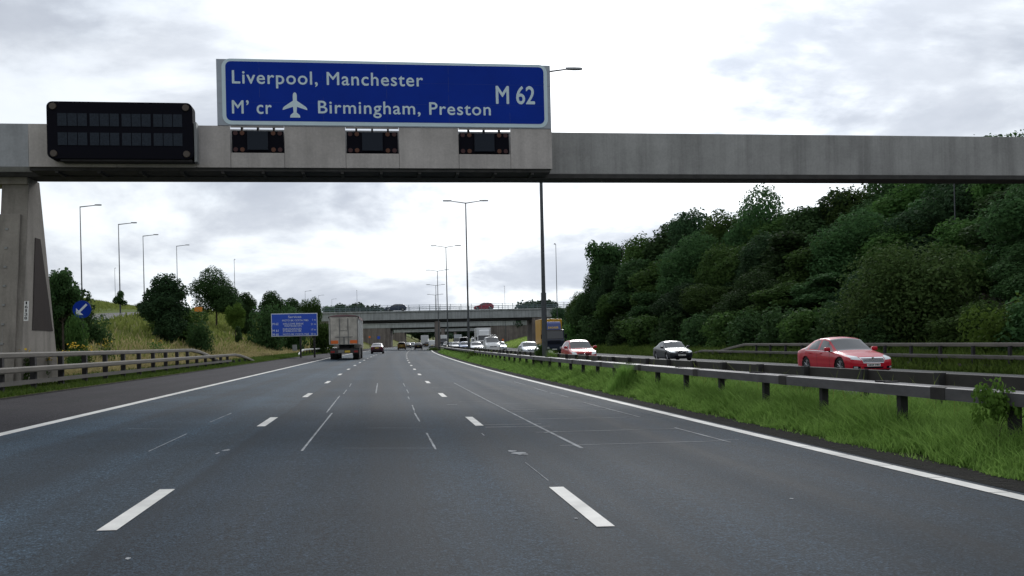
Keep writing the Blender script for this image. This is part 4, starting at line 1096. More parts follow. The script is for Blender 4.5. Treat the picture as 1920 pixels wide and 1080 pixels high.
ours(801, 649, 300, "dark estate driving away in front of the distant white lorry", "car", 'mpv', p_dark, 4.6, 1.8, 1.62, ns=50, name="estate_car")
ours(810.5, 649.5, 255, "white and red van driving away left of the bridge pier", "van", 'van', p_white, 4.9, 1.9, 2.1, ns=50, name="van")
# two cars crossing the bridge
for u, v, lb, sh, pt, yy, dr in ((742, 583, "dark blue car crossing the overbridge on the left", 'hatch', p_dblue, 3.0, 1), (907, 579.5, "cherry red hatchback crossing the overbridge, seen over the parapet", 'hatch', p_cherry, 3.0, -1)):
    s = B1S + yy; q = at(u, v, s); car(lb, "car", sh, pt, 4.1 if dr < 0 else 4.4, 1.75, 1.5, (q.x, q.y, 8.45 + .005), (0 if dr < 0 else math.pi) - heading(s) + (math.pi if dr < 0 else 0), ns=60, name="hatchback_car")

# grey tipper lorry seen from behind
def wheel_lorry(mb, x, y0, y1, r=.5): mb.tube((x, y0, r), (x, y1, r), r, r, 20)
M_TIP = mat("tipper_grey_paint", (0.52, 0.485, 0.43), .75, .0, var=.38, vscale=1.5)
M_TIPS = mat("tipper_side_paint", (0.66, 0.66, 0.65), .5, .1, var=.12, vscale=1.4)
M_SHEET = mat("tarpaulin_maroon", (0.24, 0.15, 0.155), .85, var=.2)
l, s = place(646, 672.8, 82.5)
tl = thing("tipper_lorry", "grey bulk tipper lorry with orange reflector boards seen from behind in the left lane", "lorry", l, AWAY(s))
m = MB(); m.box((0, -1.25, 1.30), (8.6, 1.25, 3.72)); m.build("tipper_body", M_TIPS, tl, bevel=.03)
m = MB(); m.box((-.09, -1.22, 1.32), (-.004, 1.22, 3.66)); m.build("tailgate", M_TIP, tl, bevel=.02)
m = MB()
for y in (-1.2, -.40, .34, 1.14): m.box((-.13, y, 1.32), (-.092, y + .06, 3.6))
for z in (1.95, ): m.box((-.135, -.75, z), (-.093, .75, z + .05))
m.box((-.14, -.06, 1.4), (-.094, .06, 1.95)); m.box((-.12, -.32, 2.55), (-.094, -.30, 3.45)); m.box((-.12, .32, 2.55), (-.094, .34, 3.45)); m.box((-.12, -.30, 2.53), (-.094, .32, 2.56))
m.build("tailgate_frame", mat("tipper_frame", (.20, .20, .195), .6, .1), tl)
for k in range(8):
    for y in (-1.31, 1.254):
        m = MB(); m.box((.5 + k * 1.05, y, 1.35), (.58 + k * 1.05, y + .056, 3.6)); m.build("side_rib", M_TIPS, tl)
m = MB(); n = 8; vs = []
for x in (-.12, 8.6):
    for k in range(n + 1): vs.append((x, -1.30 + 2.6 * k / n, 3.73 + .17 * math.sin(math.pi * k / n) ** .6))
vs += [(-.12, -1.31, 3.5), (8.6, -1.31, 3.5), (-.12, 1.31, 3.6), (8.6, 1.31, 3.6)]
m.add(vs, [(k, k + 1, n + 2 + k, n + 1 + k) for k in range(n)] + [(0, n + 1, 2 * n + 3, 2 * n + 2), (n, 2 * n + 1, 2 * n + 5, 2 * n + 4), tuple(range(n + 1))]); m.build("roll_sheet", M_SHEET, tl)
for y in (-1.12, .50):
    m = MB(); m.box((-.115, y, 1.40), (-.092, y + .62, 1.68)); m.build("reflector_board", M_ORANGE, tl)
m = MB(); m.box((.3, -.45, .62), (8.4, .45, 1.29)); m.build("chassis", M_UNDER, tl)
m = MB(); m.box((-.06, -1.20, .55), (.03, 1.20, .95)); m.build("rear_bumper", mat("bumper_dark", (.05, .045, .045), .7), tl)
for y in (-1.16, .82):
    m = MB(); m.box((-.09, y, .62), (-.061, y + .34, .78)); m.build("tail_light", M_TAIL, tl)
m = MB(); m.box((-.08, -.50, .62), (-.061, -.04, .80)); m.build("number_plate", M_PLATEY, tl)
m = MB(); m.box((-.08, .02, .60), (-.061, .52, .84)); m.build("lower_panel", mat("panel_grime", (.22, .22, .21), .8), tl)
for x in (1.1, 2.4, 3.7, 7.6):
    for y0, y1 in ((-1.24, -.70), (.70, 1.24)):
        m = MB(); wheel_lorry(m, x, y0, y1); m.build("wheel", M_TYRE, tl)
for y in (-1.24, .68):
    m = MB(); m.box((.35, y, .42), (.37, y + .56, 1.0)); m.build("mud_flap", M_UNDER, tl)
m = MB(); m.box((8.9, -1.22, .9), (11.0, 1.22, 3.75)); m.build("cab", M_TIP, tl, bevel=.1)

def box_lorry(label, loc, rz, cabm, boxm, boxz, cabz, deflm=None, Lb=7.0, text=None, name="box_lorry", W_=2.5):
    o = thing(name, label, "lorry", loc, rz); w2 = W_ / 2
    m = MB(); m.box((-Lb - 1.9, -w2, 1.05), (-1.95, w2, boxz)); m.build("cargo_box", boxm, o, bevel=.04)
    m = MB(); m.prism([(0, .55), (.02, 1.5), (-.10, 1.75), (-.28, cabz), (-1.8, cabz), (-1.8, .55)], 'y', -w2 * .97, w2 * .97); m.build("cab", cabm, o, bevel=.07)
    m = MB(); m.add([(-.093, -w2 * .86, 1.74), (-.093, w2 * .86, 1.74), (-.262, w2 * .83, cabz - .16), (-.262, -w2 * .83, cabz - .16)], [(0, 1, 2, 3)])
    dv = Vector((.035, 0, .003)); m.v = [tuple(Vector(v) + dv) for v in m.v]; m.build("windscreen", M_GLASS, o, fixn=False)
    if deflm:
        m = MB(); m.prism([(-.45, cabz + .004), (-.75, boxz - .55), (-1.0, boxz - .34), (-1.8, boxz - .34), (-1.8, cabz + .004)], 'y', -w2 * .72, w2 * .72); m.build("wind_deflector", deflm, o, bevel=.06)
    m = MB(); m.box((-.3, -w2 * .86, cabz - .13), (-.18, w2 * .86, cabz - .07)); m.build("sun_visor", M_RAILL, o)
    m = MB()
    for z in (1.18, 1.34, 1.50): m.box((.022, -w2 * .6, z - .05), (.04, w2 * .6, z + .04))
    m.build("grille", M_BLACK, o)
    m = MB(); m.box((.02, -w2 * .98, .42), (.10, w2 * .98, .92)); m.build("front_bumper", cabm, o, bevel=.03)
    for sgn in (1, -1):
        m = MB(); m.box((.101, sgn * w2 * .62 - .16, .60), (.115, sgn * w2 * .62 + .16, .80)); m.build("headlight", M_HEAD, o)
        m = MB(); m.box((-.25, sgn * (w2 + .05), 1.75), (-.12, sgn * (w2 + .25), 2.25)); m.build("door_mirror", M_BLACK, o, bevel=.03)
        m = MB(); y = sgn * w2 * .972; m.add([(-.35, y + sgn * .006, 1.75), (-1.3, y + sgn * .006, 1.75), (-1.3, y + sgn * .006, cabz - .3), (-.45, y + sgn * .006, cabz - .3)], [(0, 1, 2, 3)]); m.build("side_window", M_GLASS, o, fixn=False)
    m = MB(); m.box((.101, -.26, .48), (.108, .26, .59)); m.build("number_plate", M_PLATEW, o)
    for x in (-1.1, -Lb - .6):
        for y0, y1 in ((-w2 * .98, -w2 * .55), (w2 * .55, w2 * .98)):
            m = MB(); m.tube((x, y0, .48), (x, y1, .48), .48, .48, 20); m.build("wheel", M_TYRE, o)
    m = MB(); m.box((-Lb - 1.5, -.5, .5), (-.2, .5, 1.04)); m.build("chassis", M_UNDER, o)
    if text:
        # lettering on the sloping front of the deflector
        z0_, z1_ = cabz, boxz - .55; k = lambda z: -.45 - .30 * (z - z0_) / (z1_ - z0_)
        mb = MB(); vs, fs = text_mesh(text[0], 1.05, .02); a = min(v[0] for v in vs); b = max(v[0] for v in vs); sc_ = .22 / cap_h()
        zb_ = cabz + .14
        mb.add([(k(zb_ + v[1] * sc_) + .02, -.60 + 1.2 * (v[0] - a) / (b - a), zb_ + v[1] * sc_) for v in vs], fs); mb.build("lettering", text[1], o, fixn=False)
    return o
p_dach = paint("lorry_blue", (0.008, 0.014, 0.035)); p_dachb = paint("deflector_blue", (0.05, 0.08, 0.26), .35); p_yel = paint("lorry_yellow", (0.62, 0.32, 0.012), .4, .3)
l, s = place(1040, 673, 106); box_lorry("yellow box lorry with a dark blue cab and blue roof deflector, oncoming", l, TOWARD(s), p_dach, p_yel, 4.05, 2.78, p_dachb, 4.6, ("DACHSER", mat("lettering_yellow", (.8, .5, .03), .5)))
# its trailer edge showing on the left of the lamp column is the long cargo box itself
l, s = place(909, 660, 152); box_lorry("tall white box lorry oncoming behind the white pickup", l, TOWARD(s), p_white, p_white, 3.75, 2.55, p_white, 6.0, W_=2.35)
l, s = place(796, 649.5, 325); o = thing("box_lorry", "distant white lorry driving away left of the bridge pier", "lorry", l, AWAY(s))
m = MB(); m.box((0, -1.2, 1.0), (7, 1.2, 3.9)); m.build("cargo_box", p_white, o, bevel=.05)
m = MB(); m.box((.2, -.5, .4), (7, .5, .99)); m.build("chassis", M_UNDER, o)
m = MB(); m.box((7.3, -1.2, .6), (9, 1.2, 3.2)); m.build("cab", p_white, o, bevel=.1)
for x in (1.5, 8.1):
    for y0, y1 in ((-1.2, -.7), (.7, 1.2)):
        m = MB(); m.tube((x, y0, .5), (x, y1, .5), .5, .5, 14); m.build("wheel", M_TYRE, o)
l, s = place(831, 652, 265); box_lorry("small distant grey lorry oncoming right of the bridge pier", l, TOWARD(s), p_grey, p_white, 3.5, 2.5, None, 6.0, W_=2.3)
l, s = place(859, 651, 285); box_lorry("tiny distant lorry oncoming left of the white minibus", l, TOWARD(s), p_grey, p_silver, 3.7, 2.6, None, 6.0, W_=2.4)
# white pickup van with light bar
l, s = place(922, 664, 119)
pk = car("white van with a bar of lights on its roof, oncoming in the queue", "van", 'mpv', p_white, 5.0, 1.98, 2.1, l, TOWARD(s), ns=80, wr=.36, name="service_van")
m = MB()
for y in (-.55, -.05, .28): m.box((.3, y, 2.16), (.55, y + (.38 if y < -.1 else .28), 2.32))
m.build("roof_light", mat("beacon_grey", (.5, .5, .5), .3), pk, bevel=.04)
m = MB(); m.box((.36, -.75, 2.06), (.48, .75, 2.157)); m.build("light_bar", M_POST, pk)

# ------------------------------------------------------------------ vegetation
LEAF = {
 'dark': leafmat("leaves_dark", (0.026, 0.060, 0.023), (0.078, 0.146, 0.050), .34),
 'deep': leafmat("leaves_deep", (0.024, 0.056, 0.027), (0.068, 0.132, 0.056), .32),
 'mid': leafmat("leaves_mid", (0.036, 0.082, 0.023), (0.10, 0.178, 0.046), .38),
 'olive': leafmat("leaves_olive", (0.032, 0.058, 0.017), (0.078, 0.112, 0.034), .3),
 'light': leafmat("leaves_light", (0.055, 0.110, 0.018), (0.14, 0.23, 0.045), .35),
 'far': leafmat("leaves_far", (0.035, 0.060, 0.040), (0.065, 0.105, 0.060), .2),
}
M_GRASS = leafmat("reserve_grass", (0.095, 0.185, 0.030), (0.28, 0.42, 0.11), .45, .7, .9)
M_GRASSV = leafmat("verge_grass", (0.048, 0.090, 0.014), (0.12, 0.165, 0.040), .35, .7, .5)
M_STRAW = leafmat("meadow_grass", (0.20, 0.18, 0.065), (0.55, 0.46, 0.25), .35, .8, .30)
M_FLOWER = mat("ragwort_yellow", (0.65, 0.42, 0.01), .7)
def leaf_cloud(rng, pos, nrm, size, asp=1.6):
    """diamond leaves at pos facing roughly nrm"""
    n = len(pos)
    nrm = nrm + rng.normal(0, .55, (n, 3)); nrm /= np.linalg.norm(nrm, axis=1)[:, None] + 1e-9
    a = rng.normal(0, 1, (n, 3)); a -= (a * nrm).sum(1)[:, None] * nrm; a /= np.linalg.norm(a, axis=1)[:, None] + 1e-9
    b = np.cross(nrm, a); sz = (size * rng.uniform(.6, 1.35, n))[:, None]
    V = np.stack([pos + a * sz * asp * .5, pos + b * sz * .5 + nrm * sz * .10, pos - a * sz * asp * .5, pos - b * sz * .5 + nrm * sz * .10], 1).reshape(-1, 3)
    return V, np.arange(4 * n).reshape(-1, 4)
def crown_points(rng, n, R, z0, z1, nl, lobe=(.30, .50), fill=.25, taper=.0, round_=1.0):
    cz = (z0 + z1) / 2; hz = (z1 - z0) / 2; lob = []
    for i in range(nl):
        d = rng.normal(0, 1, 3); d /= np.linalg.norm(d)
        if d[2] < -.5 and z0 > 0: d[2] *= -.5
        f = rng.uniform(.50, .84) if i > nl * .2 else rng.uniform(0, .4)
        lr = rng.uniform(*lobe); zz = d[2] * f
        wz = (1 - taper * (zz * .5 + .5)) 
        lob.append((np.array([d[0] * f * R * wz, d[1] * f * R * wz, cz + zz * hz]), lr * min(R, hz) * (1.15 - taper * .4)))
    wts = np.array([l[1] ** 2 for l in lob]); wts /= wts.sum()
    ch = rng.choice(nl, n, p=wts); d = rng.normal(0, 1, (n, 3)); d /= np.linalg.norm(d, axis=1)[:, None]
    rr = np.where(rng.random(n) < fill, rng.uniform(.35, .9, n), rng.uniform(.85, 1.12, n))
    # ragged surface
    rr *= 1 + .22 * np.sin(d[:, 0] * 5 + ch) * np.sin(d[:, 1] * 6 + 2 * ch) * np.sin(d[:, 2] * 5)
    c = np.array([lob[k][0] for k in ch]); r = np.array([lob[k][1] for k in ch])[:, None]
    p = c + d * r * rr[:, None]
    p[:, 2] = np.maximum(p[:, 2], z0 * .6 if z0 > 0 else -.3)
    return p, d, lob
PROTO = {}
def grass(name, pts, hts, wd, mt, lean=.35, seed=1):
    rng = np.random.default_rng(seed); n = len(pts); pts = np.asarray(pts); a = rng.uniform(0, 2 * math.pi, n); h = np.asarray(hts); w_ = np.asarray(wd) / 2
    dx, dy = np.cos(a), np.sin(a); le = rng.normal(0, lean, (n, 2)) * h[:, None]
    b0 = pts + np.stack([dx * w_, dy * w_, np.zeros(n)], 1); b1_ = pts - np.stack([dx * w_, dy * w_, np.zeros(n)], 1)
    mid_ = pts + np.stack([le[:, 0] * .35, le[:, 1] * .35, h * .6], 1); tip = pts + np.stack([le[:, 0], le[:, 1], h], 1); e = np.stack([dx * w_ * .7, dy * w_ * .7, np.zeros(n)], 1)
    V = np.stack([b0, b1_, mid_ - e, mid_ + e, tip], 1).reshape(-1, 3); k = np.arange(n) * 5
    tri = np.concatenate([np.stack([k, k + 1, k + 2], 1), np.stack([k, k + 2, k + 3], 1), np.stack([k + 3, k + 2, k + 4], 1)])
    o = npmesh(name, V, tri, mt); tag(o, kind='stuff'); return o
def make_proto(key, seed, R, z0, z1, nl, n, size, mt, trunk=.16, **kw):
    rng = np.random.default_rng(seed)
    p, d, lob = crown_points(rng, n, R, z0, z1, nl, **kw)
    V, Fc = leaf_cloud(rng, p, d + np.array([0, 0, .12]), size)
    me_c = npmesh("crown", V, Fc, LEAF[mt])
    m = MB(); top = max(z0, 0) + (z1 - max(z0, 0)) * .72; k = 6; pr = (0, 0, -.6); prr = trunk
    for i in range(1, k + 1):
        f = i / k; q = (rng.normal(0, .05) * i ** .5, rng.normal(0, .05) * i ** .5, top * f); r_ = trunk * (1 - .75 * f); m.tube(pr, q, prr, r_, 8); pr, prr = q, r_
    for c, r_ in lob:
        zz = max(abs(z0) * .5, min(top, c[2] - np.hypot(c[0], c[1]) * .7)); m.tube((0, 0, zz), tuple(c), trunk * .34, trunk * .10, 5)
    tr = m.build("trunk", M_BARK); PROTO[key] = (me_c.data, tr.data, z1, R)
    for o in (me_c, tr): bpy.data.objects.remove(o)
make_proto('A1', 1, 3.5, 1.0, 10, 18, 30000, .15, 'dark', taper=.25)
make_proto('A2', 2, 3.3, .6, 10, 20, 30000, .15, 'deep', taper=.15)
make_proto('A3', 3, 3.7, .8, 10, 17, 30000, .155, 'mid', taper=.3)
make_proto('B1', 4, 2.3, .4, 10, 24, 22000, .145, 'dark', taper=.45)
make_proto('B2', 5, 2.5, .5, 10, 26, 24000, .145, 'mid', taper=.35)
make_proto('G', 22, 2.7, -1.2, 10, 26, 24000, .155, 'dark', taper=.55)
make_proto('C', 6, 3.9, -2.2, 6.2, 60, 36000, .125, 'olive', trunk=.12, lobe=(.28, .42), fill=.2)
make_proto('D', 7, 2.6, 1.2, 10, 24, 9000, .18, 'dark', fill=.5, lobe=(.2, .34), taper=.3)
make_proto('E1', 8, 1.7, -.9, 3.2, 18, 5200, .15, 'mid', trunk=.06)
make_proto('E2', 9, 1.8, -.9, 3.0, 20, 5200, .15, 'dark', trunk=.06)
make_proto('E3', 10, 1.7, -.9, 3.2, 16, 5000, .14, 'light', trunk=.05)
make_proto('K', 21, .55, .12, 1.15, 14, 800, .055, 'light', trunk=.012, fill=.8, lobe=(.2, .4))
make_proto('S', 11, .9, .9, 4.0, 10, 1500, .15, 'dark', trunk=.04, taper=.4)
make_proto('F1', 12, 3.6, .4, 9, 16, 2600, .55, 'far', taper=.2)
make_proto('F2', 13, 3.0, .4, 9, 14, 2200, .55, 'mid', taper=.3)
def make_tuft(key, seed, n, R_, hz, mt):
    rng = np.random.default_rng(seed); r_ = np.abs(rng.normal(0, .5, n)) * R_; a = rng.uniform(0, 6.28, n); pts = np.stack([r_ * np.cos(a), r_ * np.sin(a), np.zeros(n)], 1)
    o = grass("foliage", pts, hz * rng.uniform(.35, 1.0, n) * np.clip(1.2 - r_ / R_ * .6, .3, 1), np.full(n, .035), mt, .30, seed); m = MB()
    for k in range(14): m.tube((rng.normal(0, R_ * .2), rng.normal(0, R_ * .2), 0), (rng.normal(0, R_ * .45), rng.normal(0, R_ * .45), hz * rng.uniform(.6, .95)), .012, .006, 4, cap=False)
    st = m.build("stem", mt); PROTO[key] = (o.data, st.data, hz, R_); bpy.data.objects.remove(o); bpy.data.objects.remove(st)
def plant(key, name, label, cat, u, vtop, wpx, s=None, t=None, group=None, rot=None, mats_=None, crown="crown", sink=0.0):
    if s is None: s = s_of(u, vtop, t)
    q = at(u, vtop, s); t = tof(q); b = P(t, s); h_ = q.z - b.z
    if h_ < .4: h_ = .4
    cm, tm, hz, R = PROTO[key]
    o = thing(name, label, cat, (q.x, s, b.z - sink), random.uniform(0, 6.28) if rot is None else rot, group)
    wr_ = wpx / pxm(q) / 2 / (R * .95); o.scale = (wr_, wr_, (h_ + sink) / hz)
    for nm, me in (("trunk", tm), (crown, cm)):
        c = bpy.data.objects.new(nm, me); col.objects.link(c); c.parent = o
        if mats_ and nm == crown:
            c.material_slots[0].link = 'OBJECT'; c.material_slots[0].material = LEAF[mats_]
    return o
random.seed(11)
make_tuft('W', 31, 1400, .8, 1.3, M_GRASS); make_tuft('W2', 32, 900, .8, 1.2, M_GRASSV)
GW = "woodland trees on the right bank"
LBL = {'A1': "broad dark green tree in the wooded right bank behind the oncoming lanes", 'A2': "dense blue green tree in the wooded right bank behind the oncoming lanes", 'A3': "broad mid green tree in the wooded right bank behind the oncoming lanes",
       'B1': "narrow dark tree in the wooded right bank behind the oncoming lanes", 'B2': "narrow mid green tree in the wooded right bank behind the oncoming lanes"}
plant('D', "broadleaf_tree", "airy tree with sky showing through its crown, leftmost tall tree of the right wood", "tree", 1128, 420, 92, t=32)
back = [(1178, 472, 70, 36), (1222, 412, 112, 37), (1262, 408, 120, 39), (1318, 398, 130, 40), (1370, 386, 120, 40), (1418, 374, 120, 41), (1462, 368, 130, 42), (1512, 380, 130, 43), (1565, 368, 140, 46), (1612, 340, 150, 48), (1672, 322, 160, 48), (1735, 306, 170, 48), (1800, 292, 180, 47), (1862, 268, 180, 46), (1925, 236, 200, 45), (2010, 225, 220, 45), (2100, 215, 230, 45)]
mid = [(1150, 500, 70, 32), (1195, 480, 110, 33), (1250, 468, 120, 34), (1305, 455, 130, 34.5), (1362, 452, 130, 35), (1420, 440, 140, 36), (1480, 430, 150, 37), (1545, 425, 150, 38), (1605, 415, 160, 39), (1670, 405, 160, 40), (1740, 395, 160, 42), (1905, 350, 200, 39), (1845, 365, 160, 41), (1985, 340, 220, 38), (2080, 330, 240, 37)]
front = [(1052, 578, 56, 30), (1082, 545, 62, 30), (1110, 520, 70, 30.5), (1165, 535, 100, 31), (1220, 545, 110, 31), (1285, 535, 120, 31), (1345, 530, 130, 32), (1410, 520, 130, 32), (1475, 515, 140, 33), (1545, 510, 140, 34), (1610, 505, 130, 34), (1865, 470, 130, 36), (1950, 460, 190, 35)]
keys = ['A1', 'A2', 'B2', 'A3', 'B1']
for i, (u, v, wd, t) in enumerate(back): k = keys[(i * 2) % 5]; plant(k, "broadleaf_tree", LBL[k], "tree", u, v, wd * 1.12, t=t, group=GW)
for i, (u, v, wd, t) in enumerate(mid): k = keys[(i * 3 + 1) % 5]; plant(k, "broadleaf_tree", LBL[k], "tree", u, v, wd * 1.1, t=t, group=GW)
for i, (u, v, wd, t) in enumerate(front): k = keys[(i * 2 + 1) % 5]; plant(k, "broadleaf_tree", LBL[k], "tree", u, v, wd * 1.05, t=t, group=GW)
plant('C', "round_bush", "big rounded olive brown bush swelling out of the wood above the red saloon", "bush", 1722, 456, 262, t=31.5)
plant('E3', "shrub", "light green shrub beside the big rounded bush, at the photo's right edge", "bush", 1885, 540, 120, t=28)
plant('E1', "shrub", "mid green shrub tucked in right of the big rounded bush", "bush", 1838, 560, 90, t=30)
GS = "shrubs along the foot of the wood"
for i, (u, v, wd, t) in enumerate([(1052, 598, 60, 28.5), (1085, 600, 70, 28.5), (1125, 592, 80, 28.7), (1170, 596, 80, 28.5), (1215, 588, 90, 28.6), (1262, 585, 90, 28.7), (1312, 590, 90, 28.5), (1362, 580, 100, 28.8), (1415, 584, 100, 28.7), (1470, 578, 110, 28.8), (1530, 574, 110, 29), (1590, 565, 120, 29.2), (1655, 590, 110, 28.8), (1790, 590, 120, 28.8), (1945, 560, 150, 28.6)]):
    k = ('E2', 'E1', 'E2')[i % 3]
    plant(k, "shrub", "dark low shrub at the foot of the right wood" if k == 'E2' else "mid green low shrub at the foot of the right wood", "bush", u, v, wd, t=t, group=GS)
# left side
plant('E1', "tall_bush", "leafy bush with loose top twigs just right of the gantry pier", "bush", 112, 520, 100, s=47, mats_='dark')
plant('D', "young_tree", "thin twiggy young tree poking above the bush by the gantry pier", "tree", 116, 474, 74, s=45.5)
plant('D', "young_tree", "leafy twigs of a young tree left of the gantry pier, cut by the photo's edge", "tree", -18, 470, 66, s=46)
plant('E1', "shrub", "leafy branch end covering the lower left of the round blue arrow sign", "bush", 140, 583, 36, s=42.2)
plant('E2', "shrub", "dark shrub low behind the round blue arrow sign", "bush", 165, 590, 70, s=56)
plant('G', "broadleaf_tree", "tall dark bushy tree with a spiky top on the left slope, fourth lamp behind it", "tree", 310, 497, 100, s=74, mats_='deep')
plant('G', "broadleaf_tree", "lower dark tree clinging to the left of the tall bushy tree", "tree", 285, 556, 66, s=90)
plant('E1', "shrub", "rounded mid green shrub spilling down the slope before the tall bushy tree", "bush", 336, 574, 94, s=80)
plant('E2', "shrub", "small dark shrub at the right foot of the rounded slope shrub", "bush", 374, 606, 46, s=76)
plant('A1', "broadleaf_tree", "rounded dark tree on the crest right of the small orange sign", "tree", 404, 512, 82, s=118)
plant('G', "broadleaf_tree", "narrow dark tree between the two rounded crest trees", "tree", 459, 538, 50, s=125)
plant('B2', "young_tree", "slender pale green young tree below the narrow crest tree", "tree", 440, 556, 36, s=104, mats_='light')
plant('G', "broadleaf_tree", "dark tree with a rounded twin top behind the services sign", "tree", 507, 534, 58, s=135)
plant('G', "broadleaf_tree", "dark tree right of the twin topped one, over the services sign", "tree", 548, 548, 56, s=145)
plant('A3', "broadleaf_tree", "low dark tree above the right end of the services sign", "tree", 580, 556, 46, s=150)
plant('E2', "hedge_bush", "dense dark bush touching the left edge of the services sign", "bush", 502, 574, 66, s=112)
plant('E2', "hedge_bush", "dark bush rising behind the top of the services sign", "bush", 545, 576, 70, s=128)
plant('E1', "shrub", "green shrub behind the services sign posts, left of the lorry", "bush", 602, 600, 40, s=130)
plant('D', "young_tree", "bare looking twiggy tree left of the overbridge end", "tree", 614, 562, 36, s=215)
plant('S', "sapling", "small lone sapling with a stake standing under the second slip road lamp", "sapling", 224, 544, 24, s=82)
plant('S', "sapling", "tiny sapling on the grass slope beneath the slender young tree", "sapling", 447, 610, 16, s=88)
for i, (u, v, wd, s) in enumerate([(640, 574, 40, 330), (668, 573, 44, 335), (695, 577, 34, 330), (720, 581, 30, 340), (985, 570, 36, 300), (1008, 568, 40, 300), (1026, 566, 40, 290)]):
    plant('F1', "distant_tree", "bluish distant tree behind the overbridge, left of its cars" if u < 800 else "bluish distant tree behind the right end of the overbridge", "tree", u, v, wd * 1.3, s=s, group="distant trees behind the overbridge")
random.seed(5)
for i in range(26):
    u = 655 + i * 13; s = 470 + (i * 37) % 120
    plant('F1' if i % 3 else 'F2', "distant_tree", "distant green tree framed under the bridges", "tree", u, 606 + random.uniform(-8, 6), 40 + random.uniform(-6, 12), s=s, group="distant trees seen under the bridges")
# weeds in the central reserve
plant('K', "reserve_shrub", "leafy shrub growing over the near central barrier at the photo's right edge", "bush", 1868, 690, 98, s=s_of(1868, 700, 7.15))
plant('W', "weed_clump", "tall weedy clump in front of the near central barrier, right of centre", "bush", 1172, 676, 56, s=s_of(1172, 690, 6.95))
plant('E1', "reserve_shrub", "green weeds climbing the foot of the thick lamp column", "bush", 1014, 642, 26, s=s_of(1012, 650, 7.9), mats_='mid')
plant('W', "weed_clump", "pale weeds in the reserve just right of the thick lamp column", "bush", 1034, 652, 26, s=s_of(1034, 655, 8.2))
plant('W2', "weed_clump", "small weed clump by the slimmer lamp column before the pickup", "bush", 886, 655, 22, s=s_of(886, 660, 7.1))
plant('W2', "weed_clump", "small weed clump at the foot of the overbridge pier", "bush", 812, 650, 22, s=180)
# ragwort by the left barrier
def ragwort(u, v, wpx, s, label):
    q = at(u, v, s); b = P(tof(q), s); h_ = max(.5, q.z - b.z); w_ = wpx / pxm(q); rng = np.random.default_rng(int(u))
    o = thing("ragwort_plant", label, "wildflower", b, 0, "ragwort along the left verge"); n = 8; w_ *= .8; m = MB(); pts = []
    for i in range(n):
        p = Vector((rng.normal(0, w_ * .24), rng.normal(0, w_ * .24), h_ * rng.uniform(.72, 1.02))); pts.append(p); m.tube((p.x * .5, p.y * .5, 0), p, .008, .005, 4, cap=False)
    m.build("stem", LEAF['mid'], o)
    pos = []; 
    for p in pts:
        for _ in range(6): pos.append([p.x + rng.normal(0, .07), p.y + rng.normal(0, .07), p.z + rng.normal(0, .03)])
    pos = np.array(pos); V, Fc = leaf_cloud(rng, pos, np.tile([0, -.4, 1.], (len(pos), 1)), .06, 1.1); npmesh("flower_head", V, Fc, M_FLOWER, o)
    pos = np.stack([rng.normal(0, w_ * .22, 260), rng.normal(0, w_ * .22, 260), rng.uniform(.05, h_ * .8, 260)], 1); V, Fc = leaf_cloud(rng, pos, rng.normal(0, 1, (260, 3)), .07); npmesh("foliage", V, Fc, LEAF['mid'], o)
for u, v, wd, s, lb in ((44, 655, 36, 30, "yellow ragwort clump at the foot of the gantry pier, behind the barrier"), (82, 657, 24, 32, "small yellow ragwort clump at the right foot of the gantry pier"), (135, 644, 42, 40, "yellow ragwort clump behind the barrier, under the round blue sign"), (162, 645, 36, 42, "yellow ragwort clump right of the one under the round blue sign"), (200, 636, 40, 50, "pale yellow ragwort clump in the meadow left of the slope shrub"), (292, 635, 34, 62, "yellow ragwort clump in the meadow below the tall bushy tree")):
    ragwort(u, v, wd, s, lb)
# grass
def scatter(n, tf, s0, s1, seed, power=1.0):
    rng = np.random.default_rng(seed); s = s0 * (s1 / s0) ** rng.random(n) ** power; t = tf(rng, s); return s, t, rng
s, t, rng = scatter(150000, lambda r, s: r.uniform(6.32, 9.25, len(s)), 6.5, 150, 1)
kp = (t > 6.46 + .10 * np.sin(s * 1.9) + .07 * np.sin(s * 5.3 + 1)) | (rng.random(len(s)) < .10); s, t = s[kp], t[kp]
clump = .5 + .5 * np.sin(s * 1.7 + 3 * np.sin(t * 2.1)) * np.sin(s * .63 + t * 3)
h = (.07 + .44 * np.clip((t - 6.35) / .9, 0, 1) * (.55 + .6 * clump)) * rng.uniform(.5, 1.2, len(s)) * np.where(t > 7.2, .9, 1)
wd = .007 + .0013 * s
o = grass("grass", [P(a, b, -.02) for a, b in zip(t, s)], h, wd, M_GRASS, .50, 2); tag(o, "bright green long grass in the central reserve below the barrier", "grass")
s, t, rng = scatter(90000, lambda r, s: -9.68 - (np.abs(r.normal(0, 1, len(s))) * 2.6), 16, 170, 3)
h = (.15 + .36 * np.clip((-9.7 - t) / 2, 0, 1)) * rng.uniform(.5, 1.25, len(s)); wd = .016 + .0014 * s
near = (t > -11.2) | (rng.random(len(s)) < .12)
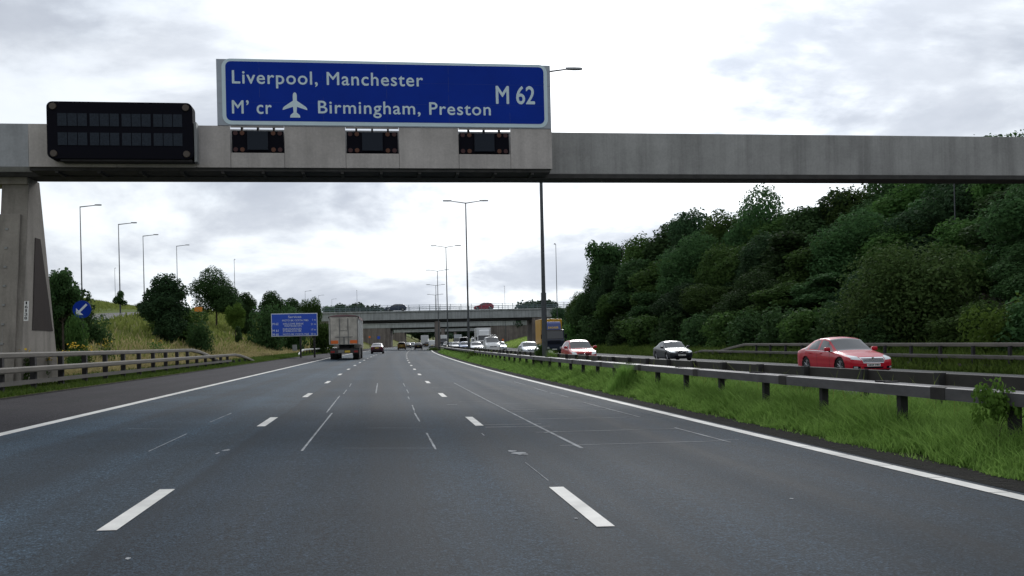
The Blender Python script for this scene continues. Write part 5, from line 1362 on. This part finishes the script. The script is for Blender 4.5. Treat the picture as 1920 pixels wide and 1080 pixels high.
pts = np.array([P(a, b, -.03) for a, b in zip(t, s)])
o = grass("grass", pts[~near], h[~near], wd[~near], M_STRAW, .3, 4); tag(o, "straw coloured meadow grass on the left slope", "grass")
o = grass("grass", pts[near], h[near] * .8, wd[near], M_GRASSV, .35, 5); tag(o, "green grass at the edge of the hard shoulder on the left", "grass")
M_SLOPE = leafmat('slope_grass', (0.15, 0.22, 0.045), (0.37, 0.43, 0.13), .42, .8, .35)
s, t, rng = scatter(70000, lambda r, s: -12.6 - r.random(len(s)) ** .8 * 42, 24, 200, 13)
lc = np.array([left_cap_t(q) for q in s]); kp = ~((t < lc - .2) & (t > lc - 6.6) & (s > 45)); s, t = s[kp], t[kp]
o = grass("grass", [P(a, b, -.03) for a, b in zip(t, s)], .5 * rng.uniform(.4, 1.2, len(s)), .03 + .0016 * s, M_SLOPE, .3, 14); tag(o, "tufty mixed grass over the slip road slope", "grass")
s, t, rng = scatter(45000, lambda r, s: 24.35 + np.abs(r.normal(0, 1, len(s))) * 2.0, 14, 180, 6)
o = grass("grass", [P(a, b, -.03) for a, b in zip(t, s)], .62 * rng.uniform(.35, 1.3, len(s)) * np.clip(.35 + (t - 24.3) * .8, .3, 1.1), .016 + .0015 * s, M_GRASSV, .35, 7); tag(o, "rough verge grass under the trees beyond the oncoming lanes", "grass")
s, t, rng = scatter(14000, lambda r, s: r.uniform(24.4, 38, len(s)), 206, 296, 16)
o = grass('grass', [P(a, b, -.03) for a, b in zip(t, s)], .6 * rng.uniform(.4, 1.2, len(s)), .03 + .0018 * s, M_SLOPE, .3, 17); tag(o, 'yellow green grass slope seen under the right side of the bridge', 'grass')
# dry stalks standing up in the reserve
s, t, rng = scatter(260, lambda r, s: r.uniform(7.7, 8.9, len(s)), 10, 110, 9)
o = grass("dry_stalks", [P(a, b, 0) for a, b in zip(t, s)], rng.uniform(.5, .95, len(s)), .006 + .0007 * s, M_SLOPE, .25, 10); tag(o, "thin dry stalks standing between the two central barriers", "grass", kind='stuff')
